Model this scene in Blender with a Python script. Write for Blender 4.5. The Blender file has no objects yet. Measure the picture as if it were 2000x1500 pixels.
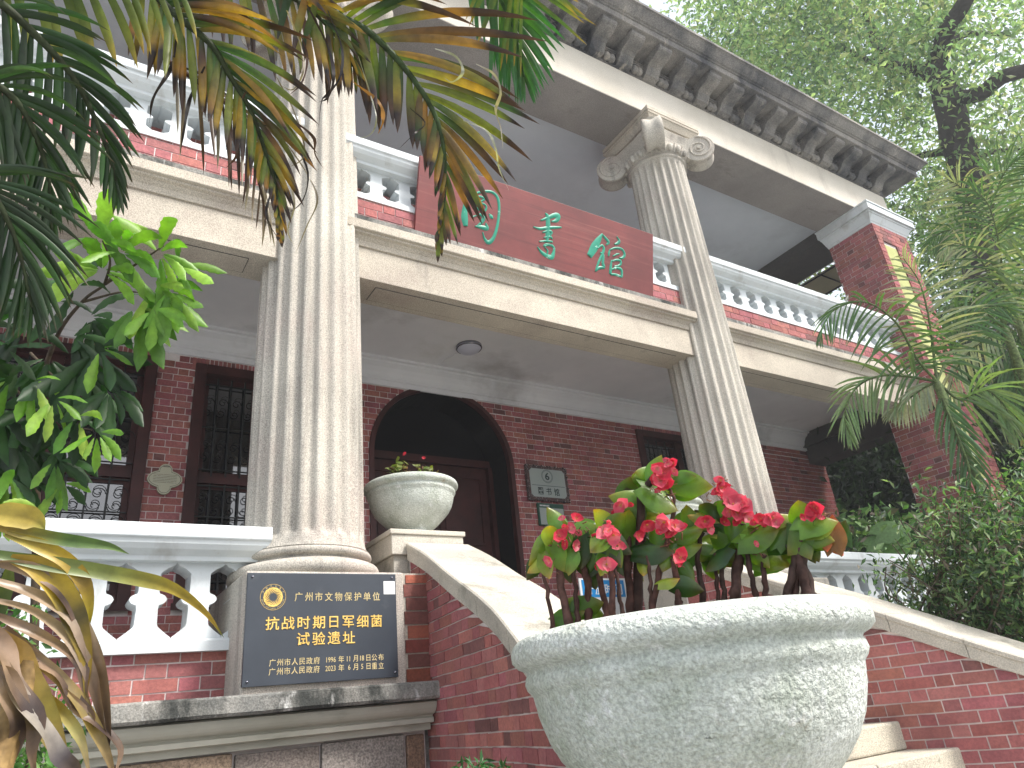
import bpy, math, random
import numpy as np
from mathutils import Vector, Matrix, noise
random.seed(7); rng = np.random.default_rng(7)
S = bpy.context.scene
PI = math.pi
# ------------------------------------------------------------------ camera
# world axes: x along the facade to the right, y into the building, z up; the lens is the origin, ground 1.55 m below
RX = ((0.84530682, 0.14602088, 0.51393996), (-0.52509604, 0.40465271, 0.74868574), (-0.09864345, -0.902737, 0.41873068))
FPX = 1400.81
cam_d = bpy.data.cameras.new('camera'); cam = bpy.data.objects.new('camera', cam_d); S.collection.objects.link(cam)
cam_d.sensor_width = 36; cam_d.lens = FPX / 2000 * 36; cam_d.clip_start = 0.05; cam_d.clip_end = 800
cam.matrix_world = Matrix(((RX[0][0], -RX[0][1], -RX[0][2], 0), (RX[1][0], -RX[1][1], -RX[1][2], 0),
                           (RX[2][0], -RX[2][1], -RX[2][2], 0), (0, 0, 0, 1)))
S.camera = cam
GZ = -1.55
# ------------------------------------------------------------------ light
SUN_EL, SUN_AZ = 52, 150          # elevation; azimuth clockwise from +y
W = bpy.data.worlds.new('World'); S.world = W; W.use_nodes = True
wn = W.node_tree.nodes; wl = W.node_tree.links
sky = wn.new('ShaderNodeTexSky'); sky.sky_type = 'NISHITA'; sky.sun_disc = False
sky.sun_elevation = math.radians(SUN_EL); sky.sun_rotation = math.radians(SUN_AZ)
sky.air_density = 1.0; sky.dust_density = 6.0; sky.ozone_density = 1.0
bg = wn['Background']; bg.inputs[1].default_value = 0.15
# thin high cloud: the blue sky veiled by white, with soft gaps
wtc = wn.new('ShaderNodeTexCoord'); wno = wn.new('ShaderNodeTexNoise'); wl.new(wtc.outputs['Generated'], wno.inputs['Vector'])
wno.inputs['Scale'].default_value = 2.2; wno.inputs['Detail'].default_value = 5
wr = wn.new('ShaderNodeMapRange'); wl.new(wno.outputs['Fac'], wr.inputs[0]); wr.inputs[1].default_value = .35; wr.inputs[2].default_value = .65
wr.inputs[3].default_value = .30; wr.inputs[4].default_value = .92
wm = wn.new('ShaderNodeMix'); wm.data_type = 'RGBA'; wl.new(wr.outputs[0], wm.inputs[0]); wl.new(sky.outputs[0], wm.inputs[6])
wm.inputs[7].default_value = (3.9, 4.1, 4.35, 1); wl.new(wm.outputs[2], bg.inputs[0])
sd = bpy.data.lights.new('sun', 'SUN'); sd.energy = 2.0; sd.angle = math.radians(11); sd.color = (1, .965, .92)
sun = bpy.data.objects.new('sun', sd); S.collection.objects.link(sun)
e, a = math.radians(SUN_EL), math.radians(SUN_AZ)
sdir = Vector((math.sin(a)*math.cos(e), math.cos(a)*math.cos(e), math.sin(e)))
sun.rotation_euler = sdir.to_track_quat('Z', 'Y').to_euler(); sun.location = sdir*30
S.view_settings.view_transform = 'Standard'; S.view_settings.look = 'None'
S.view_settings.gamma = 1; S.view_settings.use_curve_mapping = False
S.view_settings.exposure = 1.25
S.cycles.use_denoising = True
S.cycles.max_bounces = 6; S.cycles.transparent_max_bounces = 8
# ------------------------------------------------------------------ helpers
def aim(u, v, d):                 # the point d metres away in the direction of (u, v) on the 2000 x 1500 photograph
    c = Vector(((u-1000)/FPX, (v-750)/FPX, 1)); c.normalize()
    return Vector([sum(RX[i][k]*c[k] for k in range(3)) for i in range(3)])*d
def link(o): S.collection.objects.link(o); return o
def tag(o, label=None, cat=None, group=None, kind=None):
    for k, v in (('label', label), ('category', cat), ('group', group), ('kind', kind)):
        if v: o[k] = v
    return o
def thing(name, label, cat, loc=(0,0,0), group=None):
    o = link(bpy.data.objects.new(name, None)); o.location = loc; o.empty_display_size = .1
    return tag(o, label, cat, group)
def wpos(o):
    p = Vector((0,0,0))
    while o: p = p + o.location; o = o.parent
    return p
class MB:
    def __init__(s): s.v = []; s.f = []; s.c = []; s.sm = []
    def add(s, vs, fs, col=None, smooth=False):
        n = len(s.v); s.v += [tuple(p) for p in vs]; s.f += [tuple(i+n for i in f) for f in fs]
        s.c += [col or (1,1,1)]*len(vs) if not (isinstance(col, list)) else col
        s.sm += [smooth]*len(fs); return s
    def box(s, x0, x1, y0, y1, z0, z1, col=None):
        return s.add([(x0,y0,z0),(x1,y0,z0),(x1,y1,z0),(x0,y1,z0),(x0,y0,z1),(x1,y0,z1),(x1,y1,z1),(x0,y1,z1)],
            [(0,3,2,1),(4,5,6,7),(0,1,5,4),(1,2,6,5),(2,3,7,6),(3,0,4,7)], col)
    def sweepx(s, x0, x1, prof, col=None, axis='x', smooth=False):      # closed profile [(y,z)] swept along x (or [(x,z)] along y)
        n = len(prof)
        if axis == 'x': vs = [(x0,a,b) for a,b in prof]+[(x1,a,b) for a,b in prof]
        else: vs = [(a,x0,b) for a,b in prof]+[(a,x1,b) for a,b in prof]
        fs = [(i,(i+1)%n,n+(i+1)%n,n+i) for i in range(n)]
        s.add(vs, fs, col, smooth); s.add(vs, [tuple(range(n))[::-1], tuple(range(n,2*n))], col); return s
    def lathe(s, cx, cy, prof, seg=48, col=None, smooth=True, jit=0, cap=True):
        vs = []; n = len(prof)
        for k in range(seg):
            t = 2*PI*k/seg; c_, s_ = math.cos(t), math.sin(t)
            for (r, z) in prof:
                if jit:
                    q = .6*noise.noise(Vector((cx+r*c_, cy+r*s_, z))*16)+.7*noise.noise(Vector((cx+r*c_, cy+r*s_, z))*60)+.5*noise.noise(Vector((cx+r*c_, cy+r*s_, z))*110); r = r+q*jit
                vs.append((cx+r*c_, cy+r*s_, z))
        fs = [(k*n+i, ((k+1)%seg)*n+i, ((k+1)%seg)*n+i+1, k*n+i+1) for k in range(seg) for i in range(n-1)]
        s.add(vs, fs, col, smooth)
        if cap:
            for i in (0, n-1):
                if prof[i][0] > 1e-4: s.add([vs[k*n+i] for k in range(seg)], [tuple(range(seg))], col)
        return s
    def tube(s, pts, rads, seg=8, col=None, cap=True):
        pts = [Vector(p) for p in pts]; n = len(pts); vs = []
        up = Vector((.13,.31,.94))
        for i, p in enumerate(pts):
            d = (pts[min(i+1,n-1)]-pts[max(i-1,0)]); d.normalize()
            a = d.cross(up); 
            if a.length < .05: a = d.cross(Vector((1,0,0)))
            a.normalize(); b = d.cross(a)
            r = rads[i] if isinstance(rads,(list,tuple)) else rads
            for k in range(seg):
                t = 2*PI*k/seg; vs.append(p+a*(math.cos(t)*r)+b*(math.sin(t)*r))
        fs = [(i*seg+k, i*seg+(k+1)%seg, (i+1)*seg+(k+1)%seg, (i+1)*seg+k) for i in range(n-1) for k in range(seg)]
        s.add(vs, fs, col, True)
        if cap: s.add(vs[:seg], [tuple(range(seg))], col); s.add(vs[-seg:], [tuple(range(seg))], col)
        return s
    def mesh(s, name, mat, recalc=True):
        m = bpy.data.meshes.new(name); m.from_pydata([tuple(p) for p in s.v], [], s.f)
        m.polygons.foreach_set('use_smooth', s.sm)
        ca = m.color_attributes.new('Col', 'FLOAT_COLOR', 'POINT')
        ca.data.foreach_set('color', np.array([(c[0],c[1],c[2],1) for c in s.c], dtype=np.float32).ravel())
        m.materials.append(mat)
        if recalc:
            import bmesh
            b = bmesh.new(); b.from_mesh(m); bmesh.ops.recalc_face_normals(b, faces=b.faces); b.to_mesh(m); b.free()
        m.update(); return m
    def build(s, name, mat, parent=None, kind=None, label=None, recalc=True, bevel=0):
        m = s.mesh(name, mat, recalc)
        return put(name, m, parent, kind, label, bevel)
def put(name, m, parent=None, kind=None, label=None, bevel=0):
    o = link(bpy.data.objects.new(name, m)); 
    if parent is not None:
        o.parent = parent; o.location = -wpos(parent)
    if kind: o['kind'] = kind
    if label: o['label'] = label
    if bevel:
        b = o.modifiers.new('bevel', 'BEVEL'); b.width = bevel; b.segments = 2; b.limit_method = 'ANGLE'; b.angle_limit = math.radians(40)
    return o
def lerp(a, b, t): return a+(b-a)*t
def interp(x, xs, ys): return float(np.interp(x, xs, ys))
def spline(pts, n):               # Catmull-Rom through pts, n points
    P = [Vector(p) for p in pts]; P = [P[0]*2-P[1]]+P+[P[-1]*2-P[-2]]; out = []
    m = len(P)-3
    for i in range(n):
        t = i/(n-1)*m; k = min(int(t), m-1); t -= k; a,b,c,d = P[k:k+4]
        out.append(.5*((2*b)+(c-a)*t+(2*a-5*b+4*c-d)*t*t+(3*b-a-3*c+d)*t**3))
    return out
# ------------------------------------------------------------------ materials
def mat(name): 
    m = bpy.data.materials.new(name); m.use_nodes = True; return m, m.node_tree.nodes, m.node_tree.links
def ramp(n, l, src, stops):
    r = n.new('ShaderNodeValToRGB'); el = r.color_ramp.elements
    while len(el) < len(stops): el.new(.5)
    for e_, (p, c) in zip(el, stops): e_.position = p; e_.color = (*c, 1) if len(c) == 3 else c
    l.new(src, r.inputs[0]); return r
def tex(n, l, co, scale, detail=4, rough=.6, kind='noise', stretch=None):
    if stretch:
        mp = n.new('ShaderNodeMapping'); mp.inputs['Scale'].default_value = stretch; l.new(co, mp.inputs[0]); co = mp.outputs[0]
    t = n.new('ShaderNodeTexNoise' if kind == 'noise' else 'ShaderNodeTexVoronoi'); l.new(co, t.inputs['Vector'])
    t.inputs['Scale'].default_value = scale
    if kind == 'noise': t.inputs['Detail'].default_value = detail; t.inputs['Roughness'].default_value = rough
    return t
def mix(n, l, a, b, f, mode='MIX'):
    m = n.new('ShaderNodeMix'); m.data_type = 'RGBA'; m.blend_type = mode
    for s_, v in ((m.inputs[6], a), (m.inputs[7], b)):
        if isinstance(v, tuple): s_.default_value = (*v, 1)
        else: l.new(v, s_)
    if isinstance(f, (int, float)): m.inputs[0].default_value = f
    else: l.new(f, m.inputs[0])
    return m.outputs[2]
def surf(name, base, dark, stains=(), speck=None, rough=.85, bump=.3, bscale=120, big=1.5, bdist=.004, spec=.3, attr=False, streak=None, bump2=None):
    """base/dark: colours mixed by broad noise; stains: [(colour, scale, lo, hi, stretch)]; speck: (scale, lo colour factor, hi)"""
    m, n, l = mat(name); P = n['Principled BSDF']; P.inputs['Roughness'].default_value = rough
    P.inputs['Specular IOR Level'].default_value = spec
    g = n.new('ShaderNodeNewGeometry'); co = g.outputs['Position']
    t = tex(n, l, co, big, 5); c = ramp(n, l, t.outputs['Fac'], [(.35, dark), (.65, base)]).outputs[0]
    if attr:
        at = n.new('ShaderNodeVertexColor'); at.layer_name = 'Col'; c = mix(n, l, c, at.outputs[0], 1.0, 'MULTIPLY')
    for (col, sc, lo, hi, st) in stains:
        t = tex(n, l, co, sc, 6, .65, stretch=st); r = ramp(n, l, t.outputs['Fac'], [(lo, (0,0,0)), (hi, (1,1,1))])
        c = mix(n, l, c, col, r.outputs[0])
    if speck:
        t = tex(n, l, co, speck[0], 2, .7); r = ramp(n, l, t.outputs['Fac'], [(.35, (speck[1],)*3), (.65, (speck[2],)*3)])
        c = mix(n, l, c, r.outputs[0], 1.0, 'MULTIPLY')
    l.new(c, P.inputs['Base Color'])
    if bump:
        t = tex(n, l, co, bscale, 3, .6); b = n.new('ShaderNodeBump'); b.inputs['Strength'].default_value = bump
        b.inputs['Distance'].default_value = bdist; l.new(t.outputs['Fac'], b.inputs['Height'])
        if bump2:
            t2 = tex(n, l, co, bump2[0], 4, .6); b2 = n.new('ShaderNodeBump'); b2.inputs['Strength'].default_value = bump2[1]
            b2.inputs['Distance'].default_value = bump2[2]; l.new(t2.outputs['Fac'], b2.inputs['Height']); l.new(b2.outputs[0], b.inputs['Normal'])
        l.new(b.outputs[0], P.inputs['Normal'])
    return m
M = {}
SOOT = (.05,.05,.055)
M['stucco'] = surf('granite_stucco', (.59,.54,.45), (.45,.405,.34), [((.20,.19,.17), 3.0, .62, .80, (1,1,.25)), ((.36,.30,.26), 1.1, .52, .75, None)], (140,.62,1.15), .9, .5, 160, 1.2, .004)
M['column'] = surf('column_stucco', (.57,.54,.475), (.45,.42,.37), [((.15,.15,.14), 3.2, .54, .78, (2.2,2.2,.12)), ((.46,.37,.34), .9, .5, .8, None), ((.10,.10,.10), 9, .70, .78, None)], (150,.6,1.2), .92, .6, 150, 1.4, .005)
M['frieze'] = surf('pale_stucco', (.70,.66,.58), (.58,.54,.46), [((.36,.33,.29), 2.2, .60, .82, (1,1,.3))], (130,.8,1.1), .9, .4, 140, 1.2, .003)
M['cornice'] = surf('sooty_stucco', (.30,.285,.26), (.17,.165,.16), [((.055,.06,.07), 1.6, .44, .66, (1.2,1,.5)), ((.46,.42,.36), 3.0, .60, .72, (1.8,1,.25))], (90,.65,1.2), .95, .6, 90, 2.2, .006)
M['white'] = surf('white_paint', (.66,.70,.72), (.57,.62,.64), [((.33,.325,.30), 4.5, .54, .80, (1,1,.5)), ((.50,.50,.48), 14, .62, .75, None)], None, .55, .25, 60, 2.0, .003)
M['ceil'] = surf('ceiling_plaster', (.80,.80,.82), (.66,.67,.70), [((.36,.35,.35), .9, .55, .80, None), ((.62,.62,.60), 1.7, .58, .8, None)], None, .85, .15, 40, .7, .003)
M['ceil2'] = surf('upper_ceiling_plaster', (.72,.78,.84), (.60,.66,.72), [((.46,.50,.54), .8, .55, .85, None)], None, .85, .12, 40, .6, .003)
M['soffit'] = surf('soffit_cement', (.33,.31,.29), (.24,.225,.215), [((.12,.11,.10), 1.5, .58, .8, (1,2,1))], (110,.8,1.15), .9, .4, 100, 1.2, .003)
M['mortar'] = surf('mortar', (.80,.74,.72), (.58,.52,.50), (), None, .9, .3, 120, 3)
M['brick'] = surf('red_brick', (.95,.93,.92), (.74,.70,.72), [((.10,.075,.06), 4.0, .64, .82, None), ((.62,.50,.46), 9.0, .68, .80, None)], (60,.8,1.12), .8, .55, 45, 6.0, .005, attr=True)
M['cement'] = surf('weathered_cement', (.34,.33,.30), (.13,.135,.13), [((.045,.048,.045), 4.0, .46, .62, (1,1,.45)), ((.60,.60,.58), 7.5, .60, .70, (1,1,.35)), ((.07,.10,.05), 4, .66, .8, None)], (110,.7,1.2), .95, .7, 60, 3.0, .008)
M['cove'] = surf('painted_cove', (.50,.49,.42), (.38,.375,.31), [((.13,.14,.11), 2.4, .56, .78, (.6,1,2)),((.56,.55,.5), 7, .66, .8, None)], None, .6, .3, 50, 1.6, .003)
M['stone'] = surf('granite_block', (.95,.92,.90), (.70,.68,.66), [((.20,.15,.10), 3.0, .56, .75, None)], (90,.55,1.25), .95, .9, 70, 4.0, .010, attr=True)
M['coping'] = surf('coping_granite', (.57,.535,.46), (.41,.385,.335), [((.16,.16,.13), 2.8, .55, .75, None), ((.66,.60,.48), 4, .62, .75, None)], (150,.75,1.15), .85, .5, 120, 1.8, .004)
M['step'] = surf('step_granite', (.58,.54,.44), (.40,.37,.31), [((.10,.13,.07), 5.0, .62, .78, None), ((.14,.13,.11), 2.5, .60, .8, None)], (170,.6,1.25), .9, .6, 130, 2.2, .005)
M['pot'] = surf('carved_granite', (.64,.67,.63), (.47,.51,.46), [((.28,.33,.24), 5.0, .50, .78, None), ((.20,.23,.15), 2.3, .54, .84, None), ((.26,.20,.12), 8, .64, .78, None), ((.72,.74,.73), 26, .58, .72, None), ((.12,.14,.12), 70, .66, .74, None)], (150,.74,1.16), .75, 1.0, 95, 3.0, .008, bump2=(34,.6,.010))
M['wood'] = surf('dark_red_wood', (.065,.018,.017), (.035,.011,.010), (), None, .5, .2, 30, 4, .002)
M['wood2'] = surf('door_jamb_paint', (.075,.021,.020), (.045,.014,.013), (), None, .5, .2, 30, 4, .002)
M['black'] = surf('dark_interior', (.006,.006,.007), (.004,.004,.005), (), None, .9, 0)  # near-black colour stands in for the shade of doorway and rooms
M['iron'] = surf('black_iron', (.02,.022,.022), (.012,.014,.014), (), None, .45, .1, 80, 5, .001)
M['signred'] = surf('red_lacquer_board', (.20,.038,.036), (.13,.024,.024), [((.27,.085,.07), 3.5, .54, .76, (.18,1,6)), ((.085,.016,.018), 5, .54, .74, (.15,1,8))], None, .5, .12, 14, 2.0, .002, spec=.5)
M['green'] = surf('green_lettering', (.03,.30,.20), (.02,.22,.15), [((.35,.62,.52), 12, .60, .68, None)], None, .4, .2, 60, 5, .002)
M['slate'] = surf('dark_slate_plaque', (.035,.045,.060), (.026,.034,.047), [((.07,.08,.09), 6, .62, .85, None)], None, .42, .1, 100, 4, .001, spec=.5)
M['gold'] = surf('gold_lettering', (.80,.56,.16), (.62,.40,.10), (), (400,.7,1.3), .35, .3, 300, 30, .001)
M['goldpale'] = surf('pale_gold_lettering', (.72,.60,.33), (.55,.45,.22), (), (400,.7,1.2), .4, 0)
M['sticker'] = surf('white_sticker', (.78,.80,.80), (.74,.76,.77), (), None, .5, 0)
M['steel'] = surf('bolt_steel', (.35,.35,.40), (.2,.2,.24), (), None, .25, 0)
M['steel'].node_tree.nodes['Principled BSDF'].inputs['Metallic'].default_value = 1
M['plate'] = surf('grey_enamel_plate', (.36,.40,.38), (.31,.35,.34), (), None, .4, 0)
M['plateframe'] = surf('bronze_frame', (.10,.055,.05), (.05,.04,.045), [((.35,.33,.33), 60, .58, .62, None)], None, .5, .4, 90, 20, .004)
M['dgreen'] = surf('dark_green_paint', (.012,.075,.05), (.01,.06,.04), (), None, .4, 0)
M['ink'] = surf('dark_ink', (.012,.03,.028), (.01,.025,.024), (), None, .5, 0)
M['blue'] = surf('bright_blue_print', (.02,.26,.62), (.02,.23,.56), (), None, .35, 0)
M['cream'] = surf('cream_enamel', (.50,.49,.37), (.44,.43,.32), [((.38,.36,.27), 8, .6, .7, None)], None, .5, 0)
M['yellowgreen'] = surf('lime_render_panel', (.48,.50,.22), (.40,.42,.17), [((.30,.32,.13), 3, .6, .8, None)], None, .85, .3, 60, 2, .003)
M['lamp'] = surf('lamp_glass', (.55,.56,.66), (.52,.53,.63), (), None, .3, 0)
M['soil'] = surf('potting_soil', (.05,.038,.025), (.025,.02,.014), [((.05,.08,.02), 8, .55, .65, None)], None, 1, 1, 60, 10, .01)
M['ground'] = surf('paving', (.33,.335,.33), (.22,.225,.22), [((.08,.10,.06), 1.5, .55, .8, None)], (60,.8,1.2), .95, .5, 40, .5, .006)
M['beige'] = surf('beige_blind', (.42,.39,.26), (.36,.33,.22), (), None, .8, 0)
M['dark'] = surf('dark_soffit', (.10,.095,.092), (.06,.057,.055), (), (110,.8,1.15), .9, .3, 90, 1, .003)  # even dark grey of the side beams and soffit joints
M['bark'] = surf('bark', (.07,.062,.058), (.035,.032,.032), [((.11,.12,.09), 3, .6, .75, None)], None, .95, .9, 14, 2, .03)
M['twig'] = surf('plant_stem', (.9,.9,.9), (.6,.55,.5), (), (40,.6,1.2), .7, .5, 60, 20, .004, attr=True)
def leafmat(name, rough=.4, trans=.35, spec=.5, tint=(1.0,1.35,.45), vein=0):
    m, n, l = mat(name); P = n['Principled BSDF']; P.inputs['Roughness'].default_value = rough; P.inputs['Specular IOR Level'].default_value = spec
    at = n.new('ShaderNodeVertexColor'); at.layer_name = 'Col'
    g = n.new('ShaderNodeNewGeometry'); t = tex(n, l, g.outputs['Position'], 35, 3, .6)
    r = ramp(n, l, t.outputs['Fac'], [(.3, (.72,.72,.72)), (.7, (1.15,1.15,1.15))])
    c = mix(n, l, at.outputs[0], r.outputs[0], 1.0, 'MULTIPLY'); l.new(c, P.inputs['Base Color'])
    if vein:
        b = n.new('ShaderNodeBump'); b.inputs['Strength'].default_value = vein; b.inputs['Distance'].default_value = .004
        l.new(t.outputs['Fac'], b.inputs['Height']); l.new(b.outputs[0], P.inputs['Normal'])
    tr = n.new('ShaderNodeBsdfTranslucent'); l.new(mix(n, l, c, tint, 1.0, 'MULTIPLY'), tr.inputs[0])
    ms = n.new('ShaderNodeMixShader'); ms.inputs[0].default_value = trans
    l.new(P.outputs[0], ms.inputs[1]); l.new(tr.outputs[0], ms.inputs[2]); l.new(ms.outputs[0], n['Material Output'].inputs[0]); return m
M['leaf'] = leafmat('leaf', .45, .35)
M['treeleaf'] = leafmat('tree_leaf', .45, .55, .5, (1.8,1.9,1.1))
M['palm'] = leafmat('palm_leaf', .35, .30, .5, (1.4,1.4,.4))
M['begonia'] = leafmat('begonia_leaf', .28, .35, .5, (1.4,1.5,.3), .3)
M['petal'] = leafmat('petal', .45, .4, .3, (1.3,1.0,1.0))
def glassmat():
    m, n, l = mat('window_glass'); P = n['Principled BSDF']; P.inputs['Base Color'].default_value = (.01,.012,.014,1)
    P.inputs['Roughness'].default_value = .03; P.inputs['Specular IOR Level'].default_value = 1.0; P.inputs['IOR'].default_value = 1.75
    return m
M['glass'] = glassmat()
# ------------------------------------------------------------------ setting
g = MB(); g.add([(-300,-300,GZ),(300,-300,GZ),(300,300,GZ),(-300,300,GZ)], [(0,1,2,3)])
tag(g.build('ground', M['ground'], recalc=False), kind='structure')
# ------------------------------------------------------------------ bricks
def brick_col():
    k = random.uniform(.78, 1.15); h = random.random()
    if h < .07: return (.22*k, .10*k, .095*k)
    return (.41*k, .152*k*random.uniform(.9,1.12), .143*k*random.uniform(.9,1.15))
def course_bricks(s0, s1, z0, z1, L, H, Hd, bond='flemish', z_top=None, holes=None, jit=.0025, start=0):
    """rectangles (sa, sb, za, zb) of a brick bond; L stretcher, Hd header, H course pitch, joint 6 mm"""
    out = []; j = .0075 if H > .062 else .0065; row = 0; z = z0
    while z < z1-.008:
        zt = min(z+H-j, z1)
        s = s0-((row+start)%2)*(L*.5+Hd*.5)-random.uniform(0,.01); k = 0
        while s < s1:
            w = L if k%2 == 0 else Hd
            a, b = max(s, s0), min(s+w-j, s1)
            parts = [(a, b)] if b-a > .012 else []
            for (h0, h1) in (holes((z+zt)/2) if holes else ()):
                nxt = []
                for (p, q) in parts:
                    if h1 <= p or h0 >= q: nxt.append((p, q)); continue
                    if h0-p > .012: nxt.append((p, h0))
                    if q-h1 > .012: nxt.append((h1, q))
                parts = nxt
            out += [(p, q, z, zt) for p, q in parts]
            s += w; k += 1
        z += H; row += 1
    return out
class BrickWall:
    """collects bricks; the largest in view become objects, the rest one part each wall"""
    def __init__(s, budget): s.items = []; s.budget = budget
    def face(s, wall, rects, pos, nrm, proud=.006, ztop=None, depth=.03):
        for (a, b, z0, z1) in rects:
            za = zb = z1
            if ztop: za, zb = min(z1, ztop(a)), min(z1, ztop(b))
            if za-z0 < .004 and zb-z0 < .004: continue
            za, zb = max(za, z0+.002), max(zb, z0+.002)
            pa, pb = pos(a), pos(b); nv = nrm((a+b)/2); p = proud+random.uniform(-.002,.002)
            t = random.uniform(-.0015,.0015)
            vs = []
            for q in (p, p-depth):
                vs += [(pa[0]+nv[0]*q, pa[1]+nv[1]*q, z0+t), (pb[0]+nv[0]*q, pb[1]+nv[1]*q, z0-t),
                       (pb[0]+nv[0]*q, pb[1]+nv[1]*q, zb-t), (pa[0]+nv[0]*q, pa[1]+nv[1]*q, za+t)]
            c = Vector(vs[0])*.5+Vector(vs[2])*.5
            cc = [sum(RX[i][k]*c[i] for i in range(3)) for k in range(3)]
            vis = 0
            if cc[2] > .2:
                u, v = 1000+FPX*cc[0]/cc[2], 750+FPX*cc[1]/cc[2]
                if -40 < u < 2040 and -40 < v < 1540: vis = (Vector(vs[0])-Vector(vs[2])).length/cc[2]*wall[2]
            s.items.append((vis, wall, vs))
    def finish(s):
        s.items.sort(key=lambda t: -t[0]); rest = {}
        F = [(0,1,2,3),(7,6,5,4),(0,4,5,1),(1,5,6,2),(2,6,7,3),(3,7,4,0)]
        for i, (vis, wall, vs) in enumerate(s.items):
            col = brick_col() if wall[3] is None else wall[3]()
            if i < s.budget and vis > 0: 
                MB().add(vs, F, col).build(wall[1], wall[4], wall[0])
            else:
                key = id(wall); rest.setdefault(key, (wall, MB()))[1].add(vs, F, col)
        for wall, mb in rest.values(): mb.build(wall[1]+'work', wall[4], wall[0], kind='stuff')
def const(v): return lambda s: v
# ------------------------------------------------------------------ the building
B = thing('library_building', 'two storey red brick library with fluted stone columns, white balustrades and dark cornice', 'building', (3.24,6.0,GZ))
bw = BrickWall(295)
X0, X1 = -4.2, 9.66                 # building's left end out of frame, right end
CX = [-2.605, 1.295, 5.19]; CY = 4.23
# plinth, terrace
MB().box(X0, 1.9, 3.9, 6.1, GZ, .20).box(1.9, 4.58, 3.9, 6.1, GZ, .20).box(4.58, X1, 3.9, 6.1, GZ, .20).build('terrace_floor', M['cement'], B)
for xa, xb in ((X0, 1.875), (4.61, 10.4)):
    lp = [(3.90,.127),(3.70,.127),(3.69,.14),(3.695,.205),(3.71,.216),(3.95,.222),(3.95,.127)]
    n = 26; mb = MB()
    for i in range(n):
        a_, b_ = lerp(xa,xb,i/n), lerp(xa,xb,(i+1)/n)
        def jp(x): return [(y+noise.noise(Vector((x*3,y*9,z*9)))*.008*(y<3.8), z+noise.noise(Vector((x*4+5,y*9,z*9)))*.005) for y,z in lp]
        A, C_ = jp(a_), jp(b_); m_ = len(lp)
        mb.add([(a_,*p) for p in A]+[(b_,*p) for p in C_], [(k,(k+1)%m_,m_+(k+1)%m_,m_+k) for k in range(m_)])
        if i in (0, n-1): mb.add([(a_ if i==0 else b_,*p) for p in (A if i==0 else C_)], [tuple(range(m_))])
    mb.build('ledge', M['cement'], B)
    cp = [(3.76,.125)]+[(3.74+.055*(1-math.cos(t)), .115-.055*math.sin(t)*1.1) for t in np.linspace(0,PI/2,7)]+[(3.80,.045),(3.785,.04),(3.785,.018),(3.83,.012),(3.83,-.018),(3.95,-.018),(3.95,.125)]
    MB().sweepx(xa, xb-.01 if xa<0 else xb, cp).build('cove_moulding', M['cove'], B)
    wall = MB().box(xa, xb-.02 if xa<0 else xb, 3.885, 3.95, GZ, -.019).build('plinth_wall', M['mortar'], B)
    z = -.022; r = 0
    while z > GZ+.05:
        h = .26 if r else .30; x = xa-random.random()*.3*(xa<0)
        while x < xb:
            w = random.uniform(.42,.62) if not (xa < 0 and r == 0) else .5
            a_, b_ = max(x,xa), min(x+w-.012, xb-.03)
            if xa < 0 and r == 0:
                cuts = [0.3,.87,1.28,1.735,1.85]
            if b_-a_ > .05 and not (xa < 0 and r == 0 and b_ > .2):
                k = random.uniform(.8,1.1); put('stone_block', None or MB().box(a_,b_,3.855+random.uniform(0,.01),3.90,max(z-h+.012,GZ),z,(.44*k,.36*k,.28*k)).mesh('stone_block', M['stone']), wall, bevel=.006)
            x += w
        if xa < 0 and r == 0:
            for i in range(4):
                k = (1.0,.86,1.05,.72)[i]; c = ((.44,.34,.25),(.36,.32,.29),(.37,.345,.32),(.42,.28,.20))[i]
                put('stone_block', MB().box(cuts[i]+.006,cuts[i+1]-.008,3.85+.004*i,3.90,z-h+.012,z-.004-.008*(i%2),tuple(q*k for q in c)).mesh('stone_block', M['stone']), wall, bevel=.008)
        z -= h; r += 1
# lower balustrades
def baluster_mesh(h, w, name='baluster'):
    hw = [(0,.5),(.035,.49),(.10,.36),(.17,.235),(.20,.215),(.40,.205),(.445,.215),(.455,.26),(.47,.31),(.495,.345),(.52,.36),(.545,.345),(.57,.31),(.585,.26),(.595,.215),(.62,.20),(.86,.20),(.88,.23),(.93,.33),(.965,.45),(1,.5)]
    pr = [(-a*w, z*h) for z, a in hw]+[(a*w, z*h) for z, a in hw[::-1]]
    mb = MB(); n = len(pr); d = .085
    vs = [(x,-d,z) for x,z in pr]+[(x,d,z) for x,z in pr]; m = len(hw)
    fs = [(i,(i+1)%n,n+(i+1)%n,n+i) for i in range(n)]
    fs += [(i,i+1,n-2-i,n-1-i) for i in range(m-1)]+[(n+i,2*n-1-i,2*n-2-i,n+i+1) for i in range(m-1)]
    mb.add(vs, fs); return mb.mesh(name, M['white'])
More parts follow.
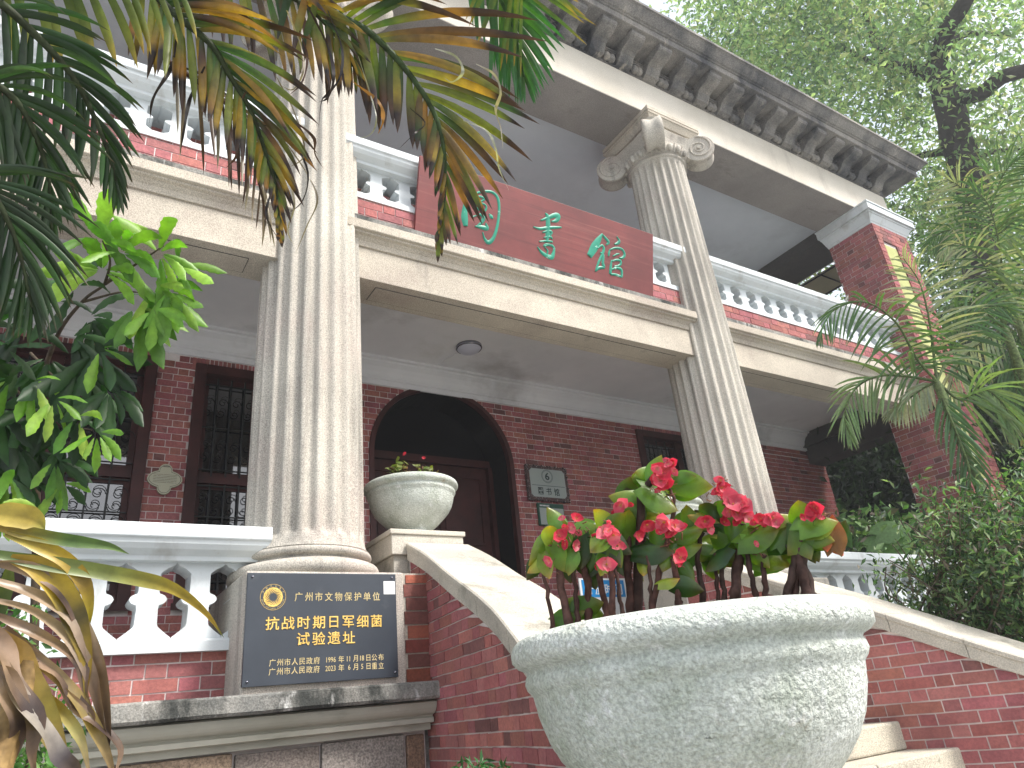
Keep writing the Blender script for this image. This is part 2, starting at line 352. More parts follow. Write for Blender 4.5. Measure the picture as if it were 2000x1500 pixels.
def balustrade(x0, x1, zb, ztop, xg, w):
    """white base rail at zb, handrail top at ztop, balusters between"""
    yc = 4.21
    br = [(4.085,zb),(4.085,zb+.05),(4.10,zb+.062),(4.32,zb+.062),(4.335,zb+.05),(4.335,zb)]
    root = MB().sweepx(x0, x1, br).build('balustrade', M['white'], B)
    t = ztop
    pr = [(3.985,t-.075),(3.98,t-.07),(3.98,t-.006),(3.99,t),(4.43,t),(4.44,t-.006),(4.44,t-.07),(4.435,t-.075)]
    curve = [(3.995,t-.08),(4.0,t-.10),(4.02,t-.125),(4.055,t-.142),(4.07,t-.15),(4.07,t-.175)]
    pr = pr+[(8.42-y,z) for y,z in curve]+curve[::-1]
    o = MB().sweepx(x0, x1, pr).build('handrail', M['white'], root, bevel=.004)
    h = (t-.175)-(zb+.062)
    while xg-w*.5 > x0-.05: xg -= w
    n = int((x1-xg)/w+.6)
    bm_ = baluster_mesh(h, w)
    for i in range(n):
        o = put('baluster', bm_, root); o.location = o.location+Vector((xg+(i+.5)*w, yc, zb+.062))
    return root
# brick dwarf walls under the balustrades (mortar backing, bricks in front)
def dwarf(x0, x1, z0, z1, yf, pri=1.0, L=.208, H=.0675, Hd=.10):
    w = MB().box(x0, x1, yf, yf+.2, z0, z1).build('brick_dwarf_wall', M['mortar'], B)
    bw.face((w,'brick',pri,None,M['brick']), course_bricks(x0, x1, z0, z1, L, H, Hd), lambda s: (s, yf), const((0,-1)))
PX = .43
spans = [(CX[0]+PX, CX[1]-PX), (CX[2]+PX, 8.86)]
dwarf(spans[0][0], spans[0][1], .21, .455, 4.14, 1.6)
dwarf(spans[1][0], spans[1][1], .21, .455, 4.14, .2)
balustrade(spans[0][0], spans[0][1]+.17, .455, 1.077, .589, .2415)
balustrade(spans[1][0]-.17, spans[1][1], .455, 1.077, 5.89, .2415)
# pedestals
for cx in CX:
    MB().box(cx-PX, cx+PX, 3.80, 4.66, .20, .80).build('pedestal', M['column'], B, bevel=.012)
wq = MB().box(1.725, 1.93, 3.83, 3.9, .215, .80).build('brick_infill_wall', M['coping'], B)
MB().box(4.55, 4.76, 3.83, 3.9, .215, .80).build('brick_infill_wall', M['cement'], B)
def strip_col():
    k = random.uniform(.6,1.05); return random.choice([(.34*k,.09*k,.07*k),(.28*k,.11*k,.09*k),(.42*k,.13*k,.08*k),(.22*k,.10*k,.085*k)])
bw.face((wq,'brick',1.6,strip_col,M['brick']), course_bricks(1.735, 1.92, .22, .79, .19, .075, .15), lambda s: (s, 3.83), const((0,-1)), proud=.007)
# columns ------------------------------------------------------------
def shaft_r(z): return interp(z, [.95,2.0,3.0,4.2,5.45], [.346,.343,.336,.320,.298])
def column(cx):
    NF, SUB = 22, 8; n = NF*SUB
    zs = [.95,.97,1.0,1.03,1.045,1.06,1.08,1.11]+list(np.linspace(1.3,5.1,14))+[5.22,5.27,5.30,5.32,5.34]
    vs = []; fs = []
    for z in zs:
        r = shaft_r(z)
        if z < 1.03: r += .028*((1.03-z)/.08)**2
        fl = min(1, max(0, (z-1.035)/.055)); fl = math.sqrt(1-(1-fl)**2)
        fu = min(1, max(0, (5.315-z)/.05)); fu = math.sqrt(max(0,1-(1-fu)**2)); f_ = min(fl, fu)
        for k in range(n):
            t = 2*PI*k/n; q = (k%SUB)/SUB
            d = 0 if q < .26 else math.sin((q-.26)/.74*PI)**.7*.034
            c_ = noise.noise(Vector((cx+math.cos(t)*r*4, math.sin(t)*r*4, z*4)))*.0015
            rr = r-d*f_+c_
            vs.append((cx+rr*math.cos(t), CY+rr*math.sin(t), z))
    for i in range(len(zs)-1):
        for k in range(n): fs.append((i*n+k, i*n+(k+1)%n, (i+1)*n+(k+1)%n, (i+1)*n+k))
    root = MB().add(vs, fs, None, True).build('column', M['column'], B, recalc=False)
    tor = lambda zc, r0, h: [(r0+h*math.cos(t)*1.0, zc+h*math.sin(t)) for t in np.linspace(-PI/2,PI/2,10)]
    pr = [(.30,.80)]+tor(.845,.385,.043)+[(.372,.892),(.352,.902),(.348,.912)]+tor(.937,.362,.022)+[(.374,.962),(.33,.965)]
    MB().lathe(cx, CY, pr, 64).build('column_base', M['column'], root)
    # capital
    c = MB(); c.lathe(cx, CY, [(.296,5.33),(.318,5.34),(.325,5.352),(.318,5.365),(.30,5.37),(.30,5.375),(.34,5.40),(.362,5.44),(.355,5.475),(.30,5.49)], 48)
    for k in range(20):           # egg and dart
        t = 2*PI*k/20; px, py = cx+.352*math.cos(t), CY+.352*math.sin(t)
        c.lathe(px, py, [(.001,5.375),(.022,5.39),(.032,5.425),(.026,5.462),(.001,5.478)], 8, cap=False)
        t += PI/20; c.tube([(cx+.335*math.cos(t),CY+.335*math.sin(t),5.38),(cx+.372*math.cos(t),CY+.372*math.sin(t),5.47)], .008, 4)
    # cushion with concave sides reaching to the corners
    def plan(R, dip, z):
        out = []
        for q in range(4):
            t0 = PI/4+q*PI/2
            p0 = Vector((math.cos(t0),math.sin(t0)))*R; p1 = Vector((math.cos(t0+PI/2),math.sin(t0+PI/2)))*R
            nn = -(p0+p1).normalized()
            tv = (p1-p0).normalized()
            for i in range(9):
                s_ = i/8; w_ = .06
                p = p0.lerp(p1, s_)+nn*dip*math.sin(PI*s_)
                p += tv*(w_*(1-s_*2))*(1 if i in (0,8) else .6)
                out.append((cx+p.x, CY+p.y, z))
        return out
    lays = [plan(.47,.055,5.48), plan(.50,.06,5.52), plan(.52,.06,5.58), plan(.55,.05,5.655), plan(.53,.04,5.665)]
    n_ = len(lays[0]); vs = [p for l_ in lays for p in l_]
    c.add(vs, [(i*n_+k, i*n_+(k+1)%n_, (i+1)*n_+(k+1)%n_, (i+1)*n_+k) for i in range(len(lays)-1) for k in range(n_)], None, False)
    c.add(lays[0], [tuple(range(n_))]); c.add(lays[-1], [tuple(range(n_))])
    c.build('capital', M['column'], root, recalc=True)
    for q in range(4):
        t0 = PI/4+q*PI/2; D = Vector((math.cos(t0), math.sin(t0), 0)); T = Vector((-D.y, D.x, 0)); ctr = Vector((cx,CY,5.50))+D*.485
        v = MB(); seg = 40; R = .172
        rings = [(-.10,R*.97),(-.095,R),(-.07,R),(-.03,R*.92),(0,R*.88),(.03,R*.92),(.07,R),(.095,R),(.10,R*.97)]
        vs = []
        for (w_, r_) in rings:
            for k in range(seg):
                t = 2*PI*k/seg; vs.append(ctr+T*w_+D*(r_*math.cos(t))+Vector((0,0,r_*math.sin(t))))
        v.add(vs, [(i*seg+k, i*seg+(k+1)%seg, (i+1)*seg+(k+1)%seg, (i+1)*seg+k) for i in range(len(rings)-1) for k in range(seg)], None, True)
        for sd in (-1, 1):        # spiral ridge, one on each face of the volute
            v.add([ctr+T*(sd*.0985)+D*(.167*math.cos(2*PI*k/seg))+Vector((0,0,.167*math.sin(2*PI*k/seg))) for k in range(seg)], [tuple(range(seg))])
            sp = []; N = 64
            for i in range(N):
                t = i/(N-1)*2.6*2*PI; r_ = .158*math.exp(-t*.125)
                sp.append(ctr+T*(sd*.101)+D*(r_*math.cos(-t+PI/2))+Vector((0,0,r_*math.sin(-t+PI/2))))
            v.tube(sp, [.013*(1-.55*i/N) for i in range(N)], 6)
            v.tube([ctr+T*(sd*.09), ctr+T*(sd*.122)], [.024,.018], 10)
        # band climbing from the volute to the abacus corner
        v.tube([ctr+D*.06+Vector((0,0,.10)), ctr-D*.01+Vector((0,0,.16)), ctr-D*.08+Vector((0,0,.175))], [.075,.07,.06], 8)
        v.build('volute', M['column'], root)
    ab = MB(); h = .345
    for (e0, e1, z0, z1) in ((h-.02,h-.02,5.655,5.70),(h-.005,h+.035,5.70,5.775),(h+.042,h+.048,5.775,5.80),(h+.03,h+.03,5.80,5.815),(h+.045,h+.045,5.815,5.868)):
        vs = [(cx+sx*e0,CY+sy*e0,z0) for sx,sy in ((-1,-1),(1,-1),(1,1),(-1,1))]+[(cx+sx*e1,CY+sy*e1,z1) for sx,sy in ((-1,-1),(1,-1),(1,1),(-1,1))]
        ab.add(vs, [(3,2,1,0),(4,5,6,7),(0,1,5,4),(1,2,6,5),(2,3,7,6),(3,0,4,7)])
    ab.build('abacus', M['stucco'], root, bevel=.004)
for cx in CX: column(cx)
# first floor beam, cap, upper balustrade in each bay ----------------------
bays = [(CX[0]+.15, CX[1]-.15), (CX[1]+.15, CX[2]-.15), (CX[2]+.15, 8.858)]
for i, (xa, xb) in enumerate(bays):
    pr = [(4.07,2.92),(4.07,3.176),(4.078,3.180),(4.078,3.190),(4.060,3.192),(4.060,3.205),(4.055,3.235),(4.03,3.262),(4.005,3.270),(4.005,3.284),(3.985,3.286),(3.98,3.292),(3.98,3.36),(3.985,3.366),(4.30,3.37),(4.39,3.37),(4.39,2.92)]
    beam = MB().sweepx(xa, xb, pr).build('floor_beam', M['stucco'], B, bevel=.003)
    MB().box(xa+.30, xb-.30, 4.15, 4.32, 2.915, 2.925).build('soffit_panel', M['stucco'], beam)
    MB().box(xa+.294, xb-.294, 4.144, 4.326, 2.9175, 2.9215).build('soffit_joint', M['dark'], beam)
    dwarf(xa, xb, 3.37, 3.66, 4.10, 1.0 if i < 2 else .8, .208, .070, .10)
    balustrade(xa, xb, 3.655, 4.15, (.212, 1.638, 5.87)[i], (.25, .24, .249)[i])
MB().box(X0, 9.5, 4.385, 6.3, 3.36, 3.42).build('first_floor_slab', M['ceil'], B)
MB().box(X0, 9.5, 4.05, 6.3, 3.42, 3.46).build('first_floor_paving', M['cement'], B)
# back wall ------------------------------------------------------------
YW = 6.08
AX, AR, AZ = 3.26, .81, 2.40
wins = [(-2.55,-1.15), (-.86,.565), (.862,2.05), (5.93,7.35)]
def wall_holes(z):
    out = [w_ for w_ in wins if .97 < z < 3.06]
    if z < AZ: out.append((AX-AR, AX+AR))
    elif z < AZ+AR: h = math.sqrt(AR*AR-(z-AZ)**2); out.append((AX-h, AX+h))
    return out
bwall = MB(); zt = 3.13
xs = sorted(set([X0, X1]+[q for w_ in wins for q in w_]+[AX-AR, AX+AR]))
for a_, b_ in zip(xs[:-1], xs[1:]):
    m_ = (a_+b_)/2
    if any(w_[0] < m_ < w_[1] for w_ in wins):
        bwall.box(a_, b_, YW, YW+.30, .2, 1.0).box(a_, b_, YW, YW+.30, 3.06, zt)
    elif abs(m_-AX) < AR:
        N = 32                     # spandrel over the arch
        top = [(AX-AR*math.cos(PI*i/N), AZ+AR*math.sin(PI*i/N)) for i in range(N+1)]
        zz = AZ+AR+.06
        for i in range(N):
            (xa,za),(xb,zb) = top[i], top[i+1]
            bwall.add([(xa,YW,za),(xb,YW,zb),(xb,YW,zz),(xa,YW,zz),(xa,YW+.30,za),(xb,YW+.30,zb),(xb,YW+.30,zz),(xa,YW+.30,zz)],
                      [(0,1,2,3),(4,7,6,5),(0,4,5,1),(3,2,6,7)])
    else: bwall.box(a_, b_, YW, YW+.30, .2, zt)
bwall.box(X0, X1, YW, YW+.3, 3.40, 6.2)
bwo = bwall.build('brick_wall', M['mortar'], B)
LB, HB, HH = .160, .0603, .085
bk = (bwo,'brick',1.0,None,M['brick'])
bw.face(bk, course_bricks(X0, X1, .22, 3.0, LB, HB, HH, holes=wall_holes), lambda s: (s, YW), const((0,-1)), proud=.004, depth=.012)
bw.face(bk, [r for r in course_bricks(X0, X1, 3.0, 3.125, .036, .125, .036) if any(w_[0]-.04 < r[0] < w_[1]+.04 for w_ in wins)], lambda s: (s, YW), const((0,-1)), proud=.005, depth=.012)
bw.face(bk, [r for r in course_bricks(X0, X1, 3.0, 3.125, LB, HB, HH, holes=lambda z: [q for q in wall_holes(z) if q[0] > 2.3 and q[1] < 4.2]) if not any(w_[0]-.04 < r[0] < w_[1]+.02 for w_ in wins)], lambda s: (s, YW), const((0,-1)), proud=.004, depth=.012)
up = (bwo,'brick',.3,None,M['brick'])
bw.face(up, course_bricks(-1.5, 7, 3.5, 5.6, .21, .067, .10), lambda s: (s, YW), const((0,-1)), proud=.004, depth=.012)
bw.face((bwo,'brick',.6,None,M['brick']), course_bricks(0, .3, .22, 2.92, LB, HB, HH), lambda s: (X1, YW+s), const((1,0)), proud=.004, depth=.012)
# ceiling cove along the wall
cv = [(YW-.004,3.124),(YW-.022,3.124),(YW-.026,3.172),(YW-.05,3.178),(YW-.055,3.192),(YW-.062,3.198),(YW-.075,3.24),(YW-.105,3.285),(YW-.15,3.315),(YW-.156,3.332),(YW-.19,3.336),(YW-.19,3.361),(YW-.004,3.361)]
MB().sweepx(X0, 9.3, cv).build('ceiling_cove', M['ceil'], B)
# doorway: arched jamb, fanlight, doors
dr = MB(); N = 28
def arch(R_, zb=.2): return [(AX-R_, zb)]+[(AX-R_*math.cos(PI*i/N), AZ+R_*math.sin(PI*i/N)) for i in range(N+1)]+[(AX+R_, zb)]
def arch_band(Ro, Ri, y0, y1, mb):
    o_, i_ = arch(Ro), arch(Ri); k = len(o_)
    vs = [(x,y0,z) for x,z in o_]+[(x,y0,z) for x,z in i_]+[(x,y1,z) for x,z in o_]+[(x,y1,z) for x,z in i_]
    mb.add(vs, [f for j in range(k-1) for f in ((j,j+1,k+j+1,k+j),(k+j,k+j+1,3*k+j+1,3*k+j),(2*k+j,3*k+j,3*k+j+1,2*k+j+1),(j,2*k+j,2*k+j+1,j+1))])
    return mb
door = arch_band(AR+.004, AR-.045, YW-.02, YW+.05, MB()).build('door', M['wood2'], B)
arch_band(AR-.003, AR-.05, YW+.05, YW+.42, MB()).build('reveal', M['black'], door)  # shade of the recess put into its black colour
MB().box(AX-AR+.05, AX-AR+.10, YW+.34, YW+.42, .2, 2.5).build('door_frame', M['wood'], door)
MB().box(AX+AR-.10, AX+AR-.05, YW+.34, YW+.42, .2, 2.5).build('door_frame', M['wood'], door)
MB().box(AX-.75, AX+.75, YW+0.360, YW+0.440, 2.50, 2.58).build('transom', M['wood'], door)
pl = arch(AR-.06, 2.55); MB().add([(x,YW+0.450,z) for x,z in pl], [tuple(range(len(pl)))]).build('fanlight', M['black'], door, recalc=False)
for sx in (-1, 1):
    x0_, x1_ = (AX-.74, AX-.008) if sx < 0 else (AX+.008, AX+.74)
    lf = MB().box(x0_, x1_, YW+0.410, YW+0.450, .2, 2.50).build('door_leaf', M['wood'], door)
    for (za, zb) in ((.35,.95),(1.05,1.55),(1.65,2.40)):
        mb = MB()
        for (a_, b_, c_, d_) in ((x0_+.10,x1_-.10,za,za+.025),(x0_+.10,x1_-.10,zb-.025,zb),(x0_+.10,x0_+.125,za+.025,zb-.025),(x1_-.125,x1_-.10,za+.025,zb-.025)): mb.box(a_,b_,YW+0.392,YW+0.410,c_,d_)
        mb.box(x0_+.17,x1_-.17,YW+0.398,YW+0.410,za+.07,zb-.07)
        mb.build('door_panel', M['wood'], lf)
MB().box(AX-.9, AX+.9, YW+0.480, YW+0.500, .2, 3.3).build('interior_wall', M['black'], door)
# windows
def scroll(cx, cz, r, turns, sx, sz, y, n=14):
    return [Vector((cx+sx*r*(1-i/n*.8)*math.cos(turns*2*PI*i/n), y, cz+sz*r*(1-i/n*.8)*math.sin(turns*2*PI*i/n))) for i in range(n+1)]
def window(a_, b_):
    z0, z1 = 1.0, 3.06; w = MB(); y0, y1 = YW-.035, YW+.16
    w.box(a_, a_+.09, y0, y1, z0, z1).box(b_-.09, b_, y0, y1, z0, z1).box(a_+.09, b_-.09, y0, y1, z1-.09, z1).box(a_+.09, b_-.09, y0, y1, z0, z0+.09)
    win = w.build('window', M['wood'], B, bevel=.006)
    m_ = (a_+b_)/2
    MB().box(m_-.045, m_+.045, YW+.02, y1-.02, z0+.09, z1-.09).build('mullion', M['wood'], win)
    MB().box(a_+.09, m_-.045, YW+.04, y1-.03, 2.00, 2.06).box(m_+.045, b_-.09, YW+.04, y1-.03, 2.00, 2.06).build('transom', M['wood'], win)
    for (p, q) in ((a_+.09, m_-.045), (m_+.045, b_-.09)):
        s_ = MB()
        for (c_, d_) in ((z0+.09, 2.0), (2.06, z1-.09)):
            s_.box(p, p+.045, YW+.07, YW+.11, c_, d_).box(q-.045, q, YW+.07, YW+.11, c_, d_).box(p+.045, q-.045, YW+.07, YW+.11, c_, c_+.045).box(p+.045, q-.045, YW+.07, YW+.11, d_-.045, d_)
        sash = s_.build('sash', M['wood'], win)
        for (c_, d_) in ((z0+.135, 1.955), (2.105, z1-.135)):
            MB().box(p+.045, q-.045, YW+.085, YW+.092, c_, d_).build('pane', M['glass'], sash)
        gr = MB(); y = YW+.05; n = 4
        for i in range(1, n): 
            x = lerp(p, q, i/n); gr.box(x-.006, x+.006, y-.006, y+.006, z0+.09, z1-.09)
        for z in (1.2, 1.72, 1.98, 2.12, 2.5, 2.9): gr.box(p, q, y-.005, y+.005, z-.005, z+.005)
        for i in range(n):
            x = lerp(p, q, (i+.5)/n); r = (q-p)/n*.42
            for (cz, rr) in ((1.83, .1), (1.60,.1), (1.46,.1), (1.30,.1), (2.30,.1), (2.72,.1)):
                for sx, sz in ((1,1),(-1,-1)): gr.tube(scroll(x+sx*r*.15, cz+sz*.05, r*.9, 1.2, sx, sz, y), .004, 4)
        gr.build('iron_grille', M['iron'], win)
    MB().box(a_-.02, b_+.02, YW-.05, YW-.036, z0-.03, z0+.02).build('sill', M['wood'], win)
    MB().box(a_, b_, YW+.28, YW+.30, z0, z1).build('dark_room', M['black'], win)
for w_ in wins: window(*w_)
# side bay: pier, side beams
PXL, PXR, PYF, PYB = 8.857, 9.69, 3.88, 4.53
pier = MB().box(PXL, PXR, PYF, PYB, GZ, 5.62).build('brick_pier', M['mortar'], B)
pl_ = (PXL+.115, PXR-.26)
kp = (pier,'brick',1.3,None,M['brick'])
bw.face(kp, course_bricks(0, PYB-PYF, 0, 5.61, .20, .066, .098), lambda s: (PXL, PYF+s), const((-1,0)), depth=.02)
bw.face(kp, course_bricks(0, PXR-PXL, 0, 5.61, .20, .066, .098, holes=lambda z: [(.13, .45)] if 2.0 < z < 5.31 else []), lambda s: (PXL+s, PYF), const((0,-1)), proud=.02, depth=.02)
MB().box(PXL+.13, PXL+.45, PYF-.003, PYF+.01, 2.0, 5.30).build('lime_panel', M['yellowgreen'], pier)
pc = MB()
for (e0, e1, z0, z1) in ((.02,.035,5.60,5.63),(.04,.10,5.63,5.72),(.11,.12,5.72,5.74),(.15,.15,5.745,5.845),(.165,.165,5.845,5.868)):
    q0 = (PXL-e0, PXR+e0, PYF-e0*.8, PYB+e0*.3); q1 = (PXL-e1, PXR+e1, PYF-e1*.8, PYB+e1*.3)
    pc.add([(q0[0],q0[2],z0),(q0[1],q0[2],z0),(q0[1],q0[3],z0),(q0[0],q0[3],z0),(q1[0],q1[2],z1),(q1[1],q1[2],z1),(q1[1],q1[3],z1),(q1[0],q1[3],z1)],
           [(3,2,1,0),(4,5,6,7),(0,1,5,4),(1,2,6,5),(2,3,7,6),(3,0,4,7)])
pc.build('pier_cap', M['white'], pier, bevel=.003)
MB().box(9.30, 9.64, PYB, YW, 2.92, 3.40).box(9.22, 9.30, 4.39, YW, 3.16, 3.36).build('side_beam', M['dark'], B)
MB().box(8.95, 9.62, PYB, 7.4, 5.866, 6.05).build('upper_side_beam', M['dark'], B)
# roof entablature
ye, yb_ = 3.93, 4.53
MB().box(X0, X1, ye, yb_, 5.87, 6.375).build('architrave', M['frieze'], B, bevel=.004)
MB().box(9.06, X1, yb_, 7.6, 5.875, 6.375).build('side_architrave', M['frieze'], B)
MB().box(X0, X1-.01, ye+.004, yb_+.004, 5.862, 5.8705).build('architrave_soffit', M['soffit'], B)
MB().box(X0, 9.1, yb_, 7.5, 6.05, 6.12).build('upper_ceiling', M['ceil2'], B)
co = MB()
co.box(X0, X1+.01, ye-.01, 4.5, 6.375, 6.60)
prc = [(4.5,6.60),(3.545,6.60),(3.54,6.605),(3.54,6.685),(3.525,6.69),(3.52,6.70),(3.50,6.705),(3.47,6.73),(3.43,6.775),(3.415,6.785),(3.395,6.79),(3.395,6.825),(3.42,6.84),(4.5,6.86)]
n_ = len(prc)
def cring(x_of): return [(x_of(y), y, z) for y, z in prc]
A_ = [(X0, y, z) for y, z in prc]; C_ = [(X1+(3.93-y) if y < 4.4 else X1+.3, y, z) for y, z in prc]
co.add(A_+C_, [(k,(k+1)%n_,n_+(k+1)%n_,n_+k) for k in range(n_)])
D_ = [(X1+(3.93-y) if y < 4.4 else X1, 9.0, z) for y, z in prc]
co.add(C_+D_, [(k,(k+1)%n_,n_+(k+1)%n_,n_+k) for k in range(n_)])
cor = co.build('cornice', M['cornice'], B, recalc=True)
# modillions and dentils
def modillion():
    mb = MB(); w = .095
    side = [(3.93,6.60),(3.60,6.60),(3.585,6.59),(3.585,6.555),(3.60,6.535),(3.64,6.515),(3.70,6.50),(3.76,6.495),(3.80,6.475),(3.83,6.43),(3.86,6.40),(3.90,6.385),(3.93,6.385)]
    side = [(y-3.93, z) for y, z in side]
    mb.sweepx(-w, w, side)
    for k in range(4):
        z = 6.592-k*.016; mb.tube([(-w,-.346+k*.006,z),(w,-.346+k*.006,z)], .0065, 5)
    mb.tube([(-w-.006,-.06,6.42),(w+.006,-.06,6.42)], .028, 8)
    mb.tube([(-w-.006,-.30,6.565),(w+.006,-.30,6.565)], .036, 8)
    return mb.mesh('modillion', M['cornice'])
mm = modillion(); dm = MB().lathe(0, 0, [(.001,6.385),(.035,6.39),(.045,6.41),(.045,6.45),(.03,6.47)], 8).mesh('dentil', M['cornice'])
lines = MB().box(-.105,.105,-.055,0,6.505,6.52).box(-.105,.105,-.065,0,6.53,6.545).mesh('frieze_fillet', M['cornice'])
x = 9.42
while x > X0+.2:
    o = put('modillion', mm, cor); o.location = o.location+Vector((x, ye-.008, 0))
    for dx in (-.155, -.225):
        o = put('dentil', dm, cor); o.location = o.location+Vector((x+dx-.01, ye-.045, 0))
    o = put('frieze_fillet', lines, cor); o.location = o.location+Vector((x-.2, ye-.01, 0))
    x -= .40
y = 4.25
while y < 7:
    o = put('modillion', mm, cor); o.rotation_euler = (0,0,PI/2); o.location = o.location+Vector((X1+.008, y, 0)); y += .40
MB().box(X0, X1+.4, 4.5, 9.0, 6.60, 6.9).build('roof', M['cornice'], B)
# blind in the side opening of the upper veranda
bl = MB().box(9.68, 9.70, 4.75, 6.9, 5.46, 5.85).build('blind', M['beige'], B)
MB().tube([(9.66,4.5,5.45),(9.66,7.2,5.45)], .016, 6).tube([(9.66,4.5,5.80),(9.66,7.2,5.80)], .014, 6).tube([(9.66,4.9,5.45),(9.66,5.25,5.85)], .012, 6).build('blind_frame', M['iron'], bl)
# ------------------------------------------------------------------ stairs
# flaring cheek walls: left face of the left one, in plan, as a function of y; top of the coping
FY = [.7,1.0,1.4,2.0,2.67,3.0,3.38,3.8,4.10]; FX = [.60,.80,1.12,1.46,1.68,1.755,1.81,1.87,1.885]
TY = [.7,1.0,1.4,2.0,2.67,3.0,3.38,3.7,4.06]; TZ = [-.80,-.66,-.42,-.12,.246,.418,.60,.76,.93]
def fx(y): return interp(y, FY, FX)
def tz(y): return interp(y, TY, TZ)
def smooth_tab(ys, vs, n=40):
    P = spline([(a_, b_, 0) for a_, b_ in zip(ys, vs)], n); return [p.x for p in P], [p.y for p in P]
FY, FX = smooth_tab(FY, FX); TY, TZ = smooth_tab(TY, TZ)
cutoff = 1.30                      # the walls end here against the end pedestals
SW = BrickWall(290); SW2 = BrickWall(290)
STW = .41
for side in (0, 1):
    mir = (lambda x: x) if side == 0 else (lambda x: 6.48-x)
    lab = ('curved red brick stair wall on the left with sloping stone coping, below the plaque', 'curved red brick stair wall at the lower right edge with sloping stone coping, right of the big planter')[side]
    T = thing('stair_wall', lab, 'wall', (mir(2.0), 2.6, GZ))
    ys = [cutoff+(4.08-cutoff)*i/36 for i in range(37)]
    core = MB(); vs = []
    for y in ys:
        for dx, zf in ((.012, 0), (.012, 1), (STW-.012, 1), (STW-.012, 0)):
            vs.append((mir(fx(y)+dx), y, GZ if zf == 0 else tz(y)+.01))
    core.add(vs, [(i*4+k, i*4+k+1, i*4+4+k+1, i*4+4+k) for i in range(36) for k in range(3)])
    core.add(vs[:4], [(0,1,2,3)]); core.add(vs[-4:], [(0,1,2,3)])
    ce = core.build('brick_core', M['mortar'], T)
    bwk = SW if side == 0 else SW2
    # visible faces: outer face of the left wall, inner face of the right wall both look toward -x
    def facepos(off):
        def f(s): y = 4.06-s; return (mir(fx(y)+off), y)
        return f
    for off, nx in ((.012, -1), (STW-.012, 1)):
        nn = nx if side == 0 else -nx
        rects = course_bricks(0, 4.06-cutoff, -1.2, .95, .192 if side == 0 else .208, .0575 if side == 0 else .0655, .092)
        def nf(s, nn=nn):
            y = 4.06-s; sl = (fx(y+.05)-fx(y-.05))/.1*(1 if side == 0 else -1)
            v = Vector((1, -sl)).normalized()*nn; return (v.x, v.y)
        pri = 1.5 if nn < 0 else .01
        bwk.face((ce,'brick',pri,None,M['brick']), rects, facepos(off), nf, proud=.006, ztop=lambda s: tz(4.06-s)-.002, depth=.016)
    # coping stones
    cuts = [4.06,3.55,3.05,2.65,2.3,1.95,1.6,cutoff-.02]
    for c0, c1 in zip(cuts[:-1], cuts[1:]):
        mb = MB(); k = 8; vs = []
        for i in range(k+1):
            y = lerp(c0-.002, c1+.002, i/k); z = tz(y)
            pts = [(-.012,0),(-.012,.072),(-.018,.076),(-.018,.100),(-.010,.108),(STW+.010,.108),(STW+.018,.100),(STW+.018,.076),(STW+.012,.072),(STW+.012,0)]
            vs += [(mir(fx(y)+p), y, z+q) for p, q in pts]
        m_ = 10
        mb.add(vs, [(i*m_+j, i*m_+(j+1)%m_, (i+1)*m_+(j+1)%m_, (i+1)*m_+j) for i in range(k) for j in range(m_)])
        mb.add(vs[:m_], [tuple(range(m_))]); mb.add(vs[-m_:], [tuple(range(m_))])
        mb.build('coping_stone', M['coping'], T)
    # top pedestal with cap
    a_, b_ = sorted((mir(1.80), mir(2.26)))
    MB().box(a_, b_, 4.10, 4.58, .2, .97).build('end_post', M['coping'], T)
    a_, b_ = sorted((mir(1.766), mir(2.292)))
    MB().box(a_+.012, b_-.012, 4.072, 4.62, .965, 1.09).box(a_, b_, 4.06, 4.632, 1.09, 1.122).build('post_cap', M['coping'], T, bevel=.006)
    # bottom pedestal under the big planter
    a_, b_ = sorted((mir(.76), mir(1.28)))
    MB().box(a_, b_, .75, 1.27, GZ, -.36).build('end_post', M['coping'], T)
    MB().box(a_-.03, b_+.03, .72, 1.30, -.36, -.262).build('post_cap', M['coping'], T, bevel=.006)
SW.finish(); SW2.finish()
ST = thing('staircase', 'worn granite steps climbing between the two curved brick stair walls', 'staircase', (3.24, 2.6, GZ))
zt_, yt_ = -.246, 2.76
for k in range(-4, 9):
    z = zt_-k*.1515; y = yt_-k*.262
    if z > .24 or z < GZ+.02: continue
    a_, b_ = fx(max(y-.2,.8))+STW-.03, 6.48-fx(max(y-.2,.8))-STW+.03
    n = 3
    for i in range(n):
        xa, xb = lerp(a_, b_, i/n)+.003, lerp(a_, b_, (i+1)/n)-.003
        MB().box(xa, xb, y, min(y+.40, 3.9), max(z-.149, GZ), z).build('step_stone', M['step'], ST, bevel=.012)
MB().box(2.29, 4.19, 3.0, 3.9, GZ, -.25).box(1.8, 4.6, 1.9, 3.0, GZ, -.72).build('stair_core', M['cement'], ST)
bw.finish()
